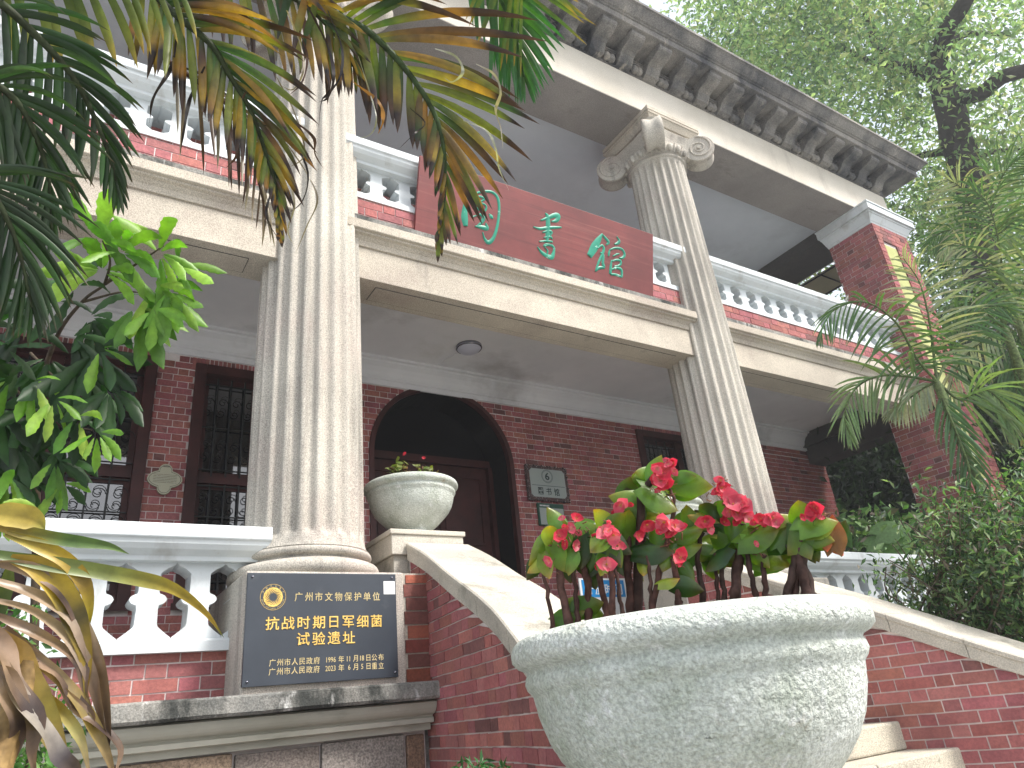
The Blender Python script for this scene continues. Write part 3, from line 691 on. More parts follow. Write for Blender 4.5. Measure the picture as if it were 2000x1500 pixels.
# ------------------------------------------------------------------ planters
PROF = [(.0,.02),(.12,.0),(.135,.0),(.15,.012),(.148,.03),(.115,.045),(.12,.06),(.150,.078),(.178,.102),(.205,.130),(.230,.155),(.252,.182),(.269,.213),(.281,.248),(.287,.275),(.290,.290),(.298,.299),(.302,.309),(.300,.319),(.296,.326),(.300,.332),(.313,.338),(.322,.348),(.323,.361),(.318,.374),(.306,.384),(.290,.388),(.272,.384),(.262,.370),(.258,.34),(.255,.31)]
def planter(x, y, z, label, seg=64, jit=.0006, grp='carved granite bowl planters'):
    t = thing('stone_planter', label, 'planter', (x, y, z), grp)
    pr = []
    for (r0, z0), (r1, z1) in zip(PROF[:-1], PROF[1:]):
        k = max(1, int(math.hypot(r1-r0, z1-z0)/(.007 if seg > 100 else .03)))
        pr += [(lerp(r0,r1,i/k), z+lerp(z0,z1,i/k)) for i in range(k)]
    pr.append((PROF[-1][0], z+PROF[-1][1]))
    MB().lathe(x, y, pr, seg, jit=jit, cap=False).build('bowl', M['pot'], t)
    MB().lathe(x, y, [(.0, z+.335),(.12,z+.338),(.2,z+.332),(.262,z+.325)], 32, jit=.004, cap=False).build('soil', M['soil'], t)
    return t
BX, BY, BZ = 1.018, 1.012, -.262
planter(BX, BY, BZ, 'large looking carved granite bowl in the foreground full of pink begonias', 300, .0018)
planter(2.053, 4.35, 1.122, 'carved granite bowl on the tan stair post beside the left column, before the dark doorway')
planter(6.48-2.053, 4.35, 1.122, 'carved granite bowl glimpsed behind the pink begonias at the foot of the right column')
# ------------------------------------------------------------------ signs and lettering
FACE = Matrix(((1,0,0),(0,0,-1),(0,1,0)))       # letter plane -> wall facing -y
def glyphs(items, mat_, name, parent, y, ext=.0008, bold=0.0, rot=None, origin=(0,0,0)):
    """items: (text, x centre, z centre, size, squeeze); one mesh for the line of lettering"""
    for it in items:
        mb = MB(); ch, x, z, size = it[:4]; sq = it[4] if len(it) > 4 else 1; ang = it[5] if len(it) > 5 else 0
        c = bpy.data.curves.new('lettering', 'FONT'); c.body = ch; c.size = size*1.08; c.extrude = ext; c.offset = bold*size
        c.align_x = 'CENTER'; c.resolution_u = 2
        o = link(bpy.data.objects.new('lettering', c)); dg = bpy.context.evaluated_depsgraph_get()
        me = bpy.data.meshes.new_from_object(o.evaluated_get(dg))
        n = len(me.vertices)
        if n:
            co = np.empty(n*3); me.vertices.foreach_get('co', co); co = co.reshape(-1,3)
            cy = (co[:,1].max()+co[:,1].min())/2; cx = (co[:,0].max()+co[:,0].min())/2 if len(ch) == 1 and not ch.isdigit() else 0
            if ch in '广人': cy = .40*size
            X = (co[:,0]-cx)*sq; Z = co[:,1]-cy
            if ang: X, Z = X*math.cos(ang)-Z*math.sin(ang), X*math.sin(ang)+Z*math.cos(ang)
            mb.add([(x+X[i], y-co[i,2]-ext, z+Z[i]) for i in range(n)], [tuple(p.vertices) for p in me.polygons])
            mb.build(name, mat_, parent, recalc=False)
        bpy.data.objects.remove(o); bpy.data.meshes.remove(me); bpy.data.curves.remove(c)
def row(s, x0, x1, z, size, sq=1): n = len(s); return [(c, lerp(x0, x1, i/(n-1)) if n > 1 else x0, z, size, sq) for i, c in enumerate(s) if c != ' ']
# dark plaque on the pedestal
T = thing('heritage_plaque', 'dark slate plaque with gold Chinese lettering on the pedestal of the left column', 'plaque', (1.267, 3.79, .25))
MB().box(.869, 1.667, 3.778, 3.798, .249, .785).build('slab', M['slate'], T, bevel=.002)
yp = 3.7778
glyphs(row('广州市文物保护单位', 1.127, 1.55, .664, .044, .92), M['goldpale'], 'character', T, yp, .0008, .004)
glyphs(row('抗战时期日军细菌', .999, 1.548, .536, .062, 1.05), M['gold'], 'character', T, yp, .0015, .010)
glyphs(row('试验遗址', 1.155, 1.394, .457, .062, 1.05), M['gold'], 'character', T, yp, .0015, .010)
for z, t2 in ((.352, (('1996',1.298),('年',1.354),('11',1.392),('月',1.430),('18',1.463),('日',1.500),('公',1.533),('布',1.570))),
              (.311, (('2023',1.298),('年',1.354),('6',1.396),('月',1.430),('5',1.466),('日',1.500),('重',1.533),('立',1.570)))):
    glyphs(row('广州市人民政府', 1.007, 1.226, z, .033, .95)+[(c, x, z, .033, .9 if not c.isdigit() else .78) for c, x in t2], M['goldpale'], 'character', T, yp, .0006, .002)
em = MB(); cx_, cz_ = .998, .664
def ringm(mb, r0, r1, y0=yp-.001, n=64):
    vs = [(cx_+r*math.cos(2*PI*k/n), y0, cz_+r*math.sin(2*PI*k/n)) for r in (r0, r1) for k in range(n)]
    mb.add(vs, [(k, (k+1)%n, n+(k+1)%n, n+k) for k in range(n)])
ringm(em, .0625, .064)
for k in range(16):          # swirling rays
    t0 = 2*PI*k/16; pts = []
    for i in range(9):
        s_ = i/8; r_ = .046-.028*s_; pts.append((r_, t0+s_*1.15))
    w = [.0085*(1-i/8)**.7+.0006 for i in range(9)]
    vs = []
    for (r_, t), w_ in zip(pts, w): vs += [(cx_+(r_+w_/2)*math.cos(t), yp-.0012, cz_+(r_+w_/2)*math.sin(t)), (cx_+(r_-w_/2)*math.cos(t+w_*2), yp-.0012, cz_+(r_-w_/2)*math.sin(t+w_*2))]
    em.add(vs, [(2*i,2*i+1,2*i+3,2*i+2) for i in range(8)])
ringm(em, .041, .0475, yp-.0014)
em.build('emblem', M['gold'], T, recalc=False)
it = [(c, cx_+.0555*math.sin(a_), cz_+.0555*math.cos(a_), .009, 1, -a_) for c, a_ in zip('中国文化遗产', np.linspace(-1.1,1.1,6))]
it += [(c, cx_+.0555*math.sin(a_), cz_-.0555*math.cos(a_), .008, 1, a_) for c, a_ in zip('CHINA CULTURAL HERITAGE', np.linspace(-1.35,1.35,23)) if c != ' ']
glyphs(it, M['goldpale'], 'character', T, yp, .0004)
MB().box(1.594, 1.661, 3.7765, 3.7785, .675, .745).build('sticker', M['sticker'], T)
for (x, z) in ((.892,.764),(1.644,.764),(.892,.272),(1.647,.272)):
    b = MB(); b.lathe(0, 0, [(.0,.008),(.004,.007),(.006,.003),(.006,0)], 10, cap=False)
    b.v = [(x+p[0], 3.778-p[2], z+p[1]) for p in b.v]; b.build('bolt', M['steel'], T)
# red board with green characters, leaning on the upper balustrade
T = thing('library_signboard', 'long red lacquered board with three carved green characters hung on the upper balustrade', 'sign', (3.29, 4.0, 3.46))
p0 = Vector((2.05,3.92,4.107)); dn = Vector((0,.17,-.647)).normalized(); nr = Vector((0,-.647,-.17)).normalized()
def sp(s, t, h=0): return p0+Vector((1,0,0))*s+dn*t+nr*h
bd = MB(); vs = [sp(s, t, h) for h in (0, -.028) for s, t in ((0,0),(2.49,0),(2.49,.669),(0,.669))]
bd.add(vs, [(0,1,2,3),(7,6,5,4),(0,4,5,1),(1,5,6,2),(2,6,7,3),(3,7,4,0)]).build('board', M['signred'], T, bevel=.003)
STROKES = [([(0.436,0.217),(0.424,0.329),(0.427,0.418),(0.44,0.487)],[0.006,0.0165,0.0255,0.0165]),([(0.461,0.221),(0.518,0.172),(0.602,0.128),(0.676,0.115),(0.728,0.151),(0.747,0.245),(0.739,0.387),(0.708,0.51),(0.662,0.57),(0.624,0.55),(0.6,0.496)],[0.0045,0.0075,0.009,0.0105,0.012,0.0105,0.0105,0.012,0.015,0.0105,0.0023]),([(0.497,0.229),(0.55,0.191),(0.599,0.196),(0.57,0.23),(0.523,0.254)],[0.0045,0.0075,0.009,0.006,0.003]),([(0.506,0.282),(0.571,0.245),(0.621,0.257),(0.611,0.302),(0.56,0.312),(0.525,0.29)],[0.0045,0.0067,0.0075,0.0075,0.006,0.003]),([(0.494,0.39),(0.553,0.355),(0.606,0.323)],[0.003,0.006,0.0105]),([(0.576,0.341),(0.602,0.368),(0.581,0.42),(0.535,0.467)],[0.012,0.0135,0.0105,0.0045]),([(0.525,0.464),(0.582,0.456),(0.637,0.449),(0.626,0.407)],[0.0045,0.0135,0.0165,0.0045]),([(0.651,0.317),(0.674,0.336),(0.69,0.35)],[0.0045,0.015,0.006]),([(1.216,0.146),(1.242,0.173),(1.25,0.255),(1.248,0.352),(1.239,0.415)],[0.0045,0.018,0.0195,0.018,0.0075]),([(1.169,0.23),(1.242,0.185),(1.317,0.139),(1.358,0.134),(1.339,0.181),(1.284,0.209)],[0.0045,0.012,0.018,0.0195,0.015,0.0045]),([(1.095,0.31),(1.165,0.308),(1.245,0.278),(1.327,0.251),(1.394,0.232)],[0.0045,0.0105,0.012,0.0105,0.006]),([(1.193,0.337),(1.253,0.307),(1.29,0.307),(1.275,0.345)],[0.0045,0.0105,0.0105,0.0045]),([(1.208,0.381),(1.275,0.354),(1.3,0.368)],[0.0045,0.0105,0.006]),([(1.162,0.428),(1.222,0.409),(1.301,0.393)],[0.003,0.0075,0.0075]),([(1.305,0.423),(1.237,0.434),(1.211,0.46),(1.264,0.434),(1.314,0.44),(1.32,0.477),(1.298,0.538),(1.247,0.539),(1.193,0.522),(1.144,0.482)],[0.0045,0.0075,0.006,0.0075,0.0105,0.0105,0.018,0.015,0.0135,0.003]),([(1.224,0.466),(1.252,0.489),(1.248,0.525)],[0.003,0.0075,0.006]),([(1.857,0.168),(1.818,0.236),(1.767,0.324),(1.71,0.426)],[0.006,0.0225,0.033,0.0225]),([(1.857,0.172),(1.893,0.197),(1.933,0.23),(1.906,0.265)],[0.0045,0.012,0.0135,0.0045]),([(1.804,0.327),(1.856,0.282),(1.879,0.314),(1.85,0.39),(1.818,0.461),(1.785,0.55)],[0.0045,0.009,0.012,0.0105,0.0105,0.006]),([(1.834,0.357),(1.872,0.372),(1.869,0.448),(1.884,0.488)],[0.0045,0.0105,0.0135,0.015]),([(1.781,0.552),(1.829,0.508),(1.889,0.491)],[0.0075,0.012,0.0105]),([(2.031,0.147),(2.062,0.183),(2.039,0.215),(2.003,0.232)],[0.003,0.012,0.012,0.0045]),([(1.952,0.295),(1.94,0.336),(1.934,0.369)],[0.0045,0.0105,0.006]),([(1.952,0.301),(2.016,0.266),(2.094,0.258),(2.129,0.301),(2.102,0.342),(2.063,0.352)],[0.006,0.009,0.0105,0.012,0.0105,0.0037]),([(1.986,0.356),(2.032,0.325),(2.063,0.311)],[0.003,0.0075,0.0045]),([(1.974,0.397),(1.963,0.463),(1.958,0.539)],[0.006,0.012,0.0135]),([(1.979,0.406),(2.033,0.38),(2.082,0.38),(2.072,0.421),(2.002,0.453)],[0.006,0.009,0.0105,0.009,0.0045]),([(1.972,0.492),(2.026,0.462),(2.089,0.463),(2.099,0.533)],[0.006,0.009,0.012,0.009]),([(1.961,0.538),(2.026,0.529),(2.099,0.533)],[0.009,0.0105,0.009])]
groups = ((0, 8), (8, 16), (16, 29))
for g0, g1 in groups:
    mb = MB()
    for pts, ws in STROKES[g0:g1]:
        P = spline([(p[0], p[1], 0) for p in pts], 5*len(pts)); k = len(P)
        W_ = [p.x for p in spline([(w, 0, 0) for w in ws], k)]
        vs = []
        for i, p in enumerate(P):
            d = (P[min(i+1,k-1)]-P[max(i-1,0)]).normalized(); q = Vector((-d.y, d.x, 0)); w = max(W_[i], .005)*1.25
            for off, h in ((-1, .0005), (-.55, .005), (0, .0075), (.55, .005), (1, .0005)):
                r = p+q*w*off; vs.append(sp(r.x, r.y, h))
        mb.add(vs, [(5*i+j, 5*i+j+1, 5*i+6+j, 5*i+5+j) for i in range(k-1) for j in range(4)]+[(0,1,2,3,4), tuple(range(5*k-5,5*k))], None, True)
    mb.build('character', M['green'], T)
# number plate by the door
T = thing('number_plate', 'grey plate with a circled 6 in an ornate bronze frame, right of the doorway', 'sign', (4.46, 6.05, 2.06))
f = MB(); x0_, x1_, z0_, z1_ = 4.205, 4.735, 2.045, 2.43
f.box(x0_, x1_, 6.035, 6.07, z0_, z1_)
for i in range(60):
    t = i/60*4; s_, q = int(t), t-int(t)
    x, z = ((lerp(x0_,x1_,q),z1_),(x1_,lerp(z1_,z0_,q)),(lerp(x1_,x0_,q),z0_),(x0_,lerp(z0_,z1_,q)))[s_]
    r = .011+.006*math.sin(i*2.4); f.lathe(x, 6.04, [(.001,z-r),(r,z-r*.4),(r,z+r*.4),(.001,z+r)], 6, cap=False)
f.build('frame', M['plateframe'], T)
c8 = .03; pl = [(x0_+.035+c8,z0_+.035),(x1_-.035-c8,z0_+.035),(x1_-.035,z0_+.035+c8),(x1_-.035,z1_-.035-c8),(x1_-.035-c8,z1_-.035),(x0_+.035+c8,z1_-.035),(x0_+.035,z1_-.035-c8),(x0_+.035,z0_+.035+c8)]
MB().sweepx(6.030, 6.036, pl, axis='y').build('plate', M['plate'], T)
em = MB(); cx_, cz_ = 4.465, 2.315
ringm(em, .062, .066, 6.0292, 40); ringm(em, .072, .075, 6.0292, 40); em.box(x0_+.05, x1_-.05, 6.0288, 6.0298, 2.205, 2.209)
em.build('circle', M['ink'], T, recalc=False)
glyphs([('6', cx_, cz_, .105, 1.1)], M['ink'], 'numeral', T, 6.0295, .0005, .02)
glyphs(row('图书馆', 4.36, 4.57, 2.145, .082, .85), M['ink'], 'character', T, 6.0295, .0005, .01)
T = thing('small_notice', 'small pale notice with dark green border below the circled 6 plate', 'sign', (4.47, 6.05, 1.78))
MB().box(4.308, 4.645, 6.045, 6.068, 1.775, 2.015).build('border', M['dgreen'], T)
MB().box(4.325, 4.635, 6.040, 6.0455, 1.785, 1.965).build('sheet', M['plate'], T)
mb = MB()
for i in range(7): mb.box(4.335+i*.018, 4.347+i*.018, 6.0435, 6.0445, 1.982, 1.998)
mb.build('print', M['sticker'], T)
em = MB(); cx_, cz_ = 4.48, 1.885; ringm(em, .034, .042, 6.0392, 24); em.build('print', M['wood2'], T, recalc=False)
# opening hours board, standing in front of the wall
T = thing('opening_hours_board', 'small standing notice board with blue header and white lettering behind the begonia stems', 'sign', (4.3, 5.2, .24))
MB().box(4.06, 4.60, 5.20, 5.215, .62, 1.06).build('board', M['sticker'], T, bevel=.003)
MB().box(4.085, 4.575, 5.196, 5.1995, .895, 1.045).build('header', M['blue'], T)
glyphs(row('开放时间', 4.16, 4.50, .965, .098, .95), M['sticker'], 'character', T, 5.1955, .0006, .015)
MB().tube([(4.33,5.23,.24),(4.33,5.23,.95)], .015, 8).tube([(4.12,5.1,.25),(4.33,5.23,.28),(4.54,5.1,.25)], .012, 8).build('stand', M['steel'], T)
# clover shaped plate between the windows
T = thing('clover_plate', 'cream four lobed information plate on the brick pier between the left windows', 'sign', (.711, 6.07, 1.86))
def clover(k, n=72):
    out = []
    for i in range(n):
        t = 2*PI*i/n; dx, dz = math.cos(t), math.sin(t); best = 1/math.sqrt((dx/.128)**2+(dz/.074)**2)
        for s_ in (-1, 1):
            b = dz*s_*.076; dd = b*b-(.076**2-.050**2)
            if dd > 0 and b > 0: best = max(best, b+math.sqrt(dd))
        out.append((.711+dx*(best+k), 1.985+dz*(best+k)))
    return out
MB().sweepx(6.045, 6.07, clover(0), axis='y').build('plate', M['cream'], T)
def cring2(k0, k1, y): a_, b_ = clover(k0), clover(k1); n = len(a_); return MB().add([(x,y,z) for x,z in a_+b_], [(i,(i+1)%n,n+(i+1)%n,n+i) for i in range(n)])
cring2(-.010, -.0135, 6.0445).build('outline', M['ink'], T, recalc=False)
mb = MB()
for i in range(6): mb.box(.625, .797, 6.0442, 6.0448, 1.955+i*.013, 1.9575+i*.013)
mb.box(.69,.735,6.0442,6.0448,2.085,2.091).build('print', M['plateframe'], T)
# ceiling lamp
T = thing('ceiling_lamp', 'round flat ceiling lamp under the veranda, unlit', 'lamp', (3.24, 5.40, 3.36))
MB().lathe(3.24, 5.40, [(.0,3.36),(.128,3.36),(.130,3.335),(.122,3.325),(.118,3.33)], 36).build('rim', M['steel'], T)
MB().lathe(3.24, 5.40, [(.0,3.285),(.05,3.289),(.095,3.304),(.118,3.328)], 36, cap=False).build('shade', M['lamp'], T)
MB().tube([(3.20,5.52,3.352),(3.12,5.88,3.352)], .006, 6).build('conduit', M['ceil'], T)
# ------------------------------------------------------------------ plants
def basis(p):
    d = Vector(p).normalized(); r = d.cross(Vector((0,0,1))).normalized(); return d, r, r.cross(d)
def jcol(c, k=.15):
    m_ = random.uniform(1-k, 1+k); return (c[0]*m_*random.uniform(1-k*.5,1+k*.5), c[1]*m_, c[2]*m_)
def blade(mb, p, ax, nr_, L, W, cols, droop=0, cup=.15, shape='ovate', curl=0, seg=6):
    """one leaf: midrib from p along ax, normal nr_, V fold and droop"""
    ax = Vector(ax).normalized(); nr_ = Vector(nr_); nr_ = (nr_-ax*nr_.dot(ax)).normalized(); sd_ = ax.cross(nr_)
    sh = {'ovate': (.0,.62,.95,1.0,.85,.5,.0), 'heart': (.50,.95,1.0,.92,.72,.40,.0), 'obov': (.0,.28,.55,.85,1.0,.80,.0), 'lobed': (0,.28,.36,.60,.60,.86,.78,1,.88,.92,.62,.34,0), 'lance': (.0,.55,.95,1.0,.85,.5,.0), 'strap': (.45,.8,1.0,1.0,.9,.6,.0)}[shape]
    vs = []; cc = []; q = Vector(p)
    for i in range(seg+1):
        t = i/seg; w = float(np.interp(t, np.linspace(0,1,len(sh)), sh))*W/2
        d = (ax+Vector((0,0,-1))*droop*t*1.6+nr_*curl*t).normalized()
        n2 = sd_.cross(d)*-1
        if i: q = q+d*L/seg
        f = cup*w*2; back = -d*(W*.22) if (shape == 'heart' and i == 0) else Vector((0,0,0))
        vs += [q+sd_*w+n2*f*.5+back, q, q-sd_*w+n2*f*.5+back]; c = cols(t); cc += [c, c, c]
    mb.add(vs, [f for i in range(seg) for f in ((3*i,3*i+1,3*i+4,3*i+3),(3*i+1,3*i+2,3*i+5,3*i+4))], cc, True)
class Count: 
    def __init__(s, n): s.n = n
# ---- palm fronds
def frond(root, pts, n, Lf, Wf, colf, count, ang=(62,18), droop=.5, s_w=1.0, nrm=None, t0=.04, rc=(.10,.13,.03), r0=.012, curl=0, sides=(1,-1), flop=(0,0), seg=8, jit=1.0):
    """rachis through pts; n leaflets a side; Lf(t,side) length, Wf width; colf(t,side) -> colour function along the leaflet"""
    P = spline(pts, 40)
    fr = MB().tube(P, [r0*(1-.8*i/39)+.0015 for i in range(40)], 6, rc).build('frond', M['twig'], root)
    rest = MB()
    for side in sides:
        for i in range(n):
            t = t0+(1-t0)*(i+random.uniform(-.3,.3)*jit)/(n-1) if n > 1 else .5; t = min(max(t,0),.998)
            k = min(int(t*39), 38); p = P[k].lerp(P[k+1], t*39-k); T_ = (P[k+1]-P[k]).normalized()
            d, r, u = basis(p); N = (nrm or d)
            Sd = (N.cross(T_)*side).normalized(); Np = T_.cross(Sd)*side
            a_ = math.radians(lerp(ang[0], ang[1], t)+random.uniform(-7,7)*jit)
            ax = T_*math.cos(a_)+Sd*math.sin(a_)+N*random.uniform(-.25,.25)*jit+Vector((0,0,-1))*flop[0 if side > 0 else 1]
            L = Lf(t, side)*random.uniform(.88,1.06); 
            if L < .02: continue
            cf = colf(t, side); mb = MB()
            blade(mb, p, ax, N*-1+Sd*random.uniform(-.5,.5)*jit, L, Wf*(.6+.4*math.sin(PI*min(t+.15,1))), cf, droop*random.uniform(.6,1.5), .5, 'strap', curl*random.uniform(-1,1), seg)
            if count.n > 0: count.n -= 1; mb.build('leaflet', M['palm'], fr, recalc=False)
            else: rest.v, rest.f, rest.c, rest.sm = rest.v+[tuple(x) for x in mb.v], rest.f+[tuple(j+len(rest.v) for j in f_) for f_ in mb.f], rest.c+mb.c, rest.sm+mb.sm
    if rest.v: rest.build('leaflets', M['palm'], fr, kind='stuff', recalc=False)
    return fr
def grad(*stops):
    def f(t):
        for (a_, c0), (b_, c1) in zip(stops[:-1], stops[1:]):
            if t <= b_: k = (t-a_)/(b_-a_+1e-6); return tuple(lerp(p, q, k) for p, q in zip(c0, c1))
        return stops[-1][1]
    return f
DG, MG, LG, YG = (.016,.045,.012), (.03,.085,.018), (.07,.17,.03), (.16,.20,.025)
OR, YE, BR, BK = (.33,.16,.03), (.42,.27,.03), (.075,.035,.02), (.018,.011,.010)
def col_dark(t, s): g_ = jcol(random.choice([DG, DG, MG]), .3); return grad((0,g_),(.85,g_),(1,jcol(BR)))  # dark greens carry the shade on the left fronds
def col_orange(t, s):
    a_ = jcol(random.choice([OR, YG, YG, (.15,.085,.03), MG, MG]), .25); b_ = jcol(random.choice([OR, YE, BR, YG, MG]), .25); q = random.uniform(.55,.85)
    return grad((0,jcol(YG,.2)),(.15,a_),(q,b_),(q+.06,jcol(BK)),(1,jcol(BR)))
def col_yellow(t, s):
    a_ = jcol(random.choice([YE, YG, YG, LG, BR, DG]), .25); q = random.uniform(.5,.9)
    return grad((0,jcol(MG)),(.25,a_),(q,jcol(random.choice([YE,OR,YG]))),(min(q+.08,.98),jcol(BK)),(1,BR))
def col_dead(t, s): a_ = jcol(random.choice([BR, BK, (.14,.10,.07), BK]), .3); return grad((0,a_),(1,jcol(random.choice([BR,(.30,.25,.18)]))))
def A(*l): return [aim(*q) for q in l]
tip = lambda t: min(1, (1-t)*3.0+.22)
T = thing('palm_tree', 'areca palm overhead at the top left with fronds browning and orange at the tips', 'palm', (-.9, 1.3, GZ))
cnt = Count(300); hub = Vector((-.25, .95, 2.6))
MB().tube([(-.9,1.2,GZ),(-.85,1.2,0),(-.7,1.1,1.4),(-.45,1.0,2.2),tuple(hub)], [.06,.055,.05,.045,.03], 10, (.16,.20,.08)).build('trunk', M['twig'], T)
# the orange frond in front of the signboard
frond(T, A((560,-95,2.3),(650,20,2.28),(720,62,2.26),(790,133,2.24),(846,217,2.22),(867,297,2.2),(868,385,2.2),(855,468,2.2)), 34,
      lambda t, s: (.50 if s < 0 else .27)*interp(t,[0,.25,.55,.8,1],[.8,1,.70,.34,.14]), .025, col_orange, cnt, (68,10), .5, r0=.011, rc=(.05,.09,.03), flop=(.2,.0))
# yellow and dark frond over the left column
frond(T, A((250,-60,2.25),(308,-5,2.25),(350,35,2.2),(413,88,2.18),(448,147,2.15),(490,217,2.13),(518,297,2.12),(539,367,2.1),(546,452,2.1)), 36,
      lambda t, s: (.36 if s < 0 else .24)*interp(t,[0,.25,.55,.8,1],[.85,1,.8,.38,.14]), .020, col_yellow, cnt, (60,12), .6, r0=.010, rc=(.04,.06,.02), flop=(.5,.05))
frond(T, A((330,120,2.35),(400,170,2.35),(455,215,2.33),(490,262,2.3),(500,330,2.3),(520,420,2.28)), 18, lambda t, s: .28*interp(t,[0,.4,1],[.8,1,.4]), .011, col_dead, cnt, (50,12), 1.2, r0=.006, rc=BR, curl=.8, flop=(.4,.3))
# dark frond on the left
frond(T, A((-20,-10,1.9),(35,35,1.9),(105,105,1.9),(147,158,1.9),(182,224,1.9),(212,300,1.9),(232,372,1.9)), 26,
      lambda t, s: .20*interp(t,[0,.25,.55,.8,1],[.9,1,.85,.6,.3]), .0155, col_dark, cnt, (58,12), .55, r0=.009, rc=(.05,.07,.03), flop=(.3,.1))
frond(T, A((-60,150,1.8),(0,170,1.8),(45,215,1.8),(75,280,1.8),(95,350,1.8),(102,450,1.8)), 26,
      lambda t, s: .20*interp(t,[0,.3,.7,1],[.9,1,.7,.3]), .014, col_dark, cnt, (55,14), .6, r0=.008, rc=(.05,.07,.03), flop=(.3,.2))
frond(T, A((-80,330,1.7),(-30,360,1.7),(10,420,1.7),(40,500,1.7),(62,600,1.7)), 26,
      lambda t, s: .22*interp(t,[0,.3,.7,1],[.9,1,.8,.35]), .013, col_dark, cnt, (52,14), .6, r0=.007, rc=(.05,.07,.03))
frond(T, A((-60,-60,2.1),(60,-45,2.1),(160,-40,2.1),(260,-45,2.1),(350,-30,2.1)), 15, lambda t, s: .23*interp(t,[0,.5,1],[.8,1,.6]), .022, lambda t, s: grad((0,jcol(MG)),(.6,jcol(YG)),(1,jcol(YE))), cnt, (75,40), .6, r0=.008, flop=(.7,.7))
frond(T, A((380,-110,2.4),(450,-60,2.38),(530,-25,2.35),(600,15,2.3),(655,70,2.28),(690,130,2.25)), 22,
      lambda t, s: (.26 if s < 0 else .30)*interp(t,[0,.4,.8,1],[.8,1,.6,.3]), .020, col_yellow, cnt, (60,20), .7, r0=.008, rc=(.05,.07,.02), flop=(.6,.3))
# stray dry strands curling off the fronds
strand_mb = []
for px, w, c_ in (
  ([(560,20),(588,90),(592,140),(572,175),(545,165)], .006, (.30,.27,.22)), ([(600,10),(640,90),(652,150),(640,190),(622,200)], .010, BK),
  ([(640,20),(668,95),(664,150),(640,184),(628,198),(622,250)], .008, BK), ([(585,60),(600,110),(590,160),(560,190)], .007, BR),
  ([(540,150),(575,220),(595,300),(560,330)], .006, (.24,.2,.15)), ([(520,215),(570,235),(612,268),(615,300),(632,330)], .009, BR),
  ([(500,240),(560,262),(600,330),(592,390),(560,420)], .006, BK), ([(700,110),(722,180),(735,230),(724,262),(690,272)], .005, (.3,.28,.24)),
  ([(850,95),(890,110),(904,140),(884,160),(868,152)], .009, (.34,.33,.28)), ([(930,125),(965,145),(978,180),(968,215),(978,250),(982,290)], .009, (.33,.31,.26)),
  ([(905,235),(950,255),(968,290),(975,330),(994,372)], .007, (.45,.43,.36)), ([(800,210),(830,240),(808,262),(780,290)], .005, BK),
  ([(520,330),(560,350),(575,400),(562,450),(575,480)], .006, (.3,.26,.2)), ([(505,300),(530,360),(520,420),(545,470)], .008, BK),
  ([(480,180),(450,240),(462,300),(440,330)], .010, BR), ([(400,130),(372,190),(360,250),(352,300)], .010, BK), ([(345,70),(335,130),(300,190),(292,240)], .010, BK),
  ([(690,160),(740,200),(748,235),(738,262)], .012, OR), ([(560,280),(600,340),(620,390),(600,440),(575,500)], .006, (.22,.18,.14))):
    P = spline([aim(u, v, 2.12+.05*math.sin(i*2.1)) for i, (u, v) in enumerate(px)], 20); mb = MB(); vs = []
    for i, p in enumerate(P):
        d_, r, u_ = basis(p); T_ = (P[min(i+1,19)]-P[max(i-1,0)]).normalized(); s_ = T_.cross(d_).normalized(); tw = math.sin(i*.45+w*900)
        ww = w*.5*min(1, .4+i*.1)*min(1, (19-i)*.12+.06); s2 = s_*math.cos(tw)+d_*math.sin(tw)*.8; vs += [p+s2*ww, p-s2*ww]
    mb.add(vs, [(2*i,2*i+1,2*i+3,2*i+2) for i in range(19)], jcol(c_, .2), True); mb.build('dry_leaflet', M['palm'], T, recalc=False)
# fresh green frond at the top edge
frond(T, A((900,-110,2.6),(955,-45,2.6),(985,15,2.6),(1008,75,2.6),(1024,150,2.6)), 26, lambda t, s: .30*interp(t,[0,.4,.8,1],[.8,1,.6,.3]), .018, lambda t, s: grad((0,jcol(LG)),(1,jcol((.03,.16,.05)))), cnt, (45,8), .5, r0=.007, rc=(.06,.16,.04))
frond(T, A((980,-120,2.5),(1000,-60,2.5),(1020,-20,2.5)), 9, lambda t, s: .26, .018, lambda t, s: grad((0,jcol(YG)),(.7,jcol(LG)),(1,YE)), cnt, (50,30), .2, r0=.005)
# low leaf at the bottom left, half dried
T = thing('palm_leaf_cluster', 'half dried palm leaf with long curling brown and yellow leaflets at the bottom left corner', 'palm', (-.2, 1.3, GZ))
cnt = Count(200)
MB().tube([Vector((-.05,1.1,GZ))]+A((-60,1650,1.3),(30,1380,1.35),(60,1290,1.35)), [.03,.028,.02,.012], 10, (.30,.20,.08)).build('stem', M['twig'], T)
def long_leaf(px, w, cols, d=1.35, twist=.0):
    P = spline([aim(u, v, d+dd) for u, v, dd in px], 22); mb = MB(); vs = []; cc = []
    for i, p in enumerate(P):
        t = i/21; d_, r, u_ = basis(p); T_ = (P[min(i+1,21)]-P[max(i-1,0)]).normalized()
        s_ = T_.cross(d_).normalized(); tw = twist*math.sin(t*5+len(px)); s2 = s_*math.cos(tw)+d_*math.sin(tw)
        ww = w*min(1, .35+t*3)*min(1, (1-t)*2.2+.03)/2; c = cols(t)
        vs += [p+s2*ww-d_*ww*.5, p+d_*.0, p-s2*ww-d_*ww*.5]; cc += [c, tuple(x*.8 for x in c), c]
    mb.add(vs, [f for i in range(21) for f in ((3*i,3*i+1,3*i+4,3*i+3),(3*i+1,3*i+2,3*i+5,3*i+4))], cc, True)
    mb.build('leaflet', M['palm'], T, recalc=False)
TA, TB, TK = (.36,.25,.17), (.20,.13,.09), (.05,.035,.035)
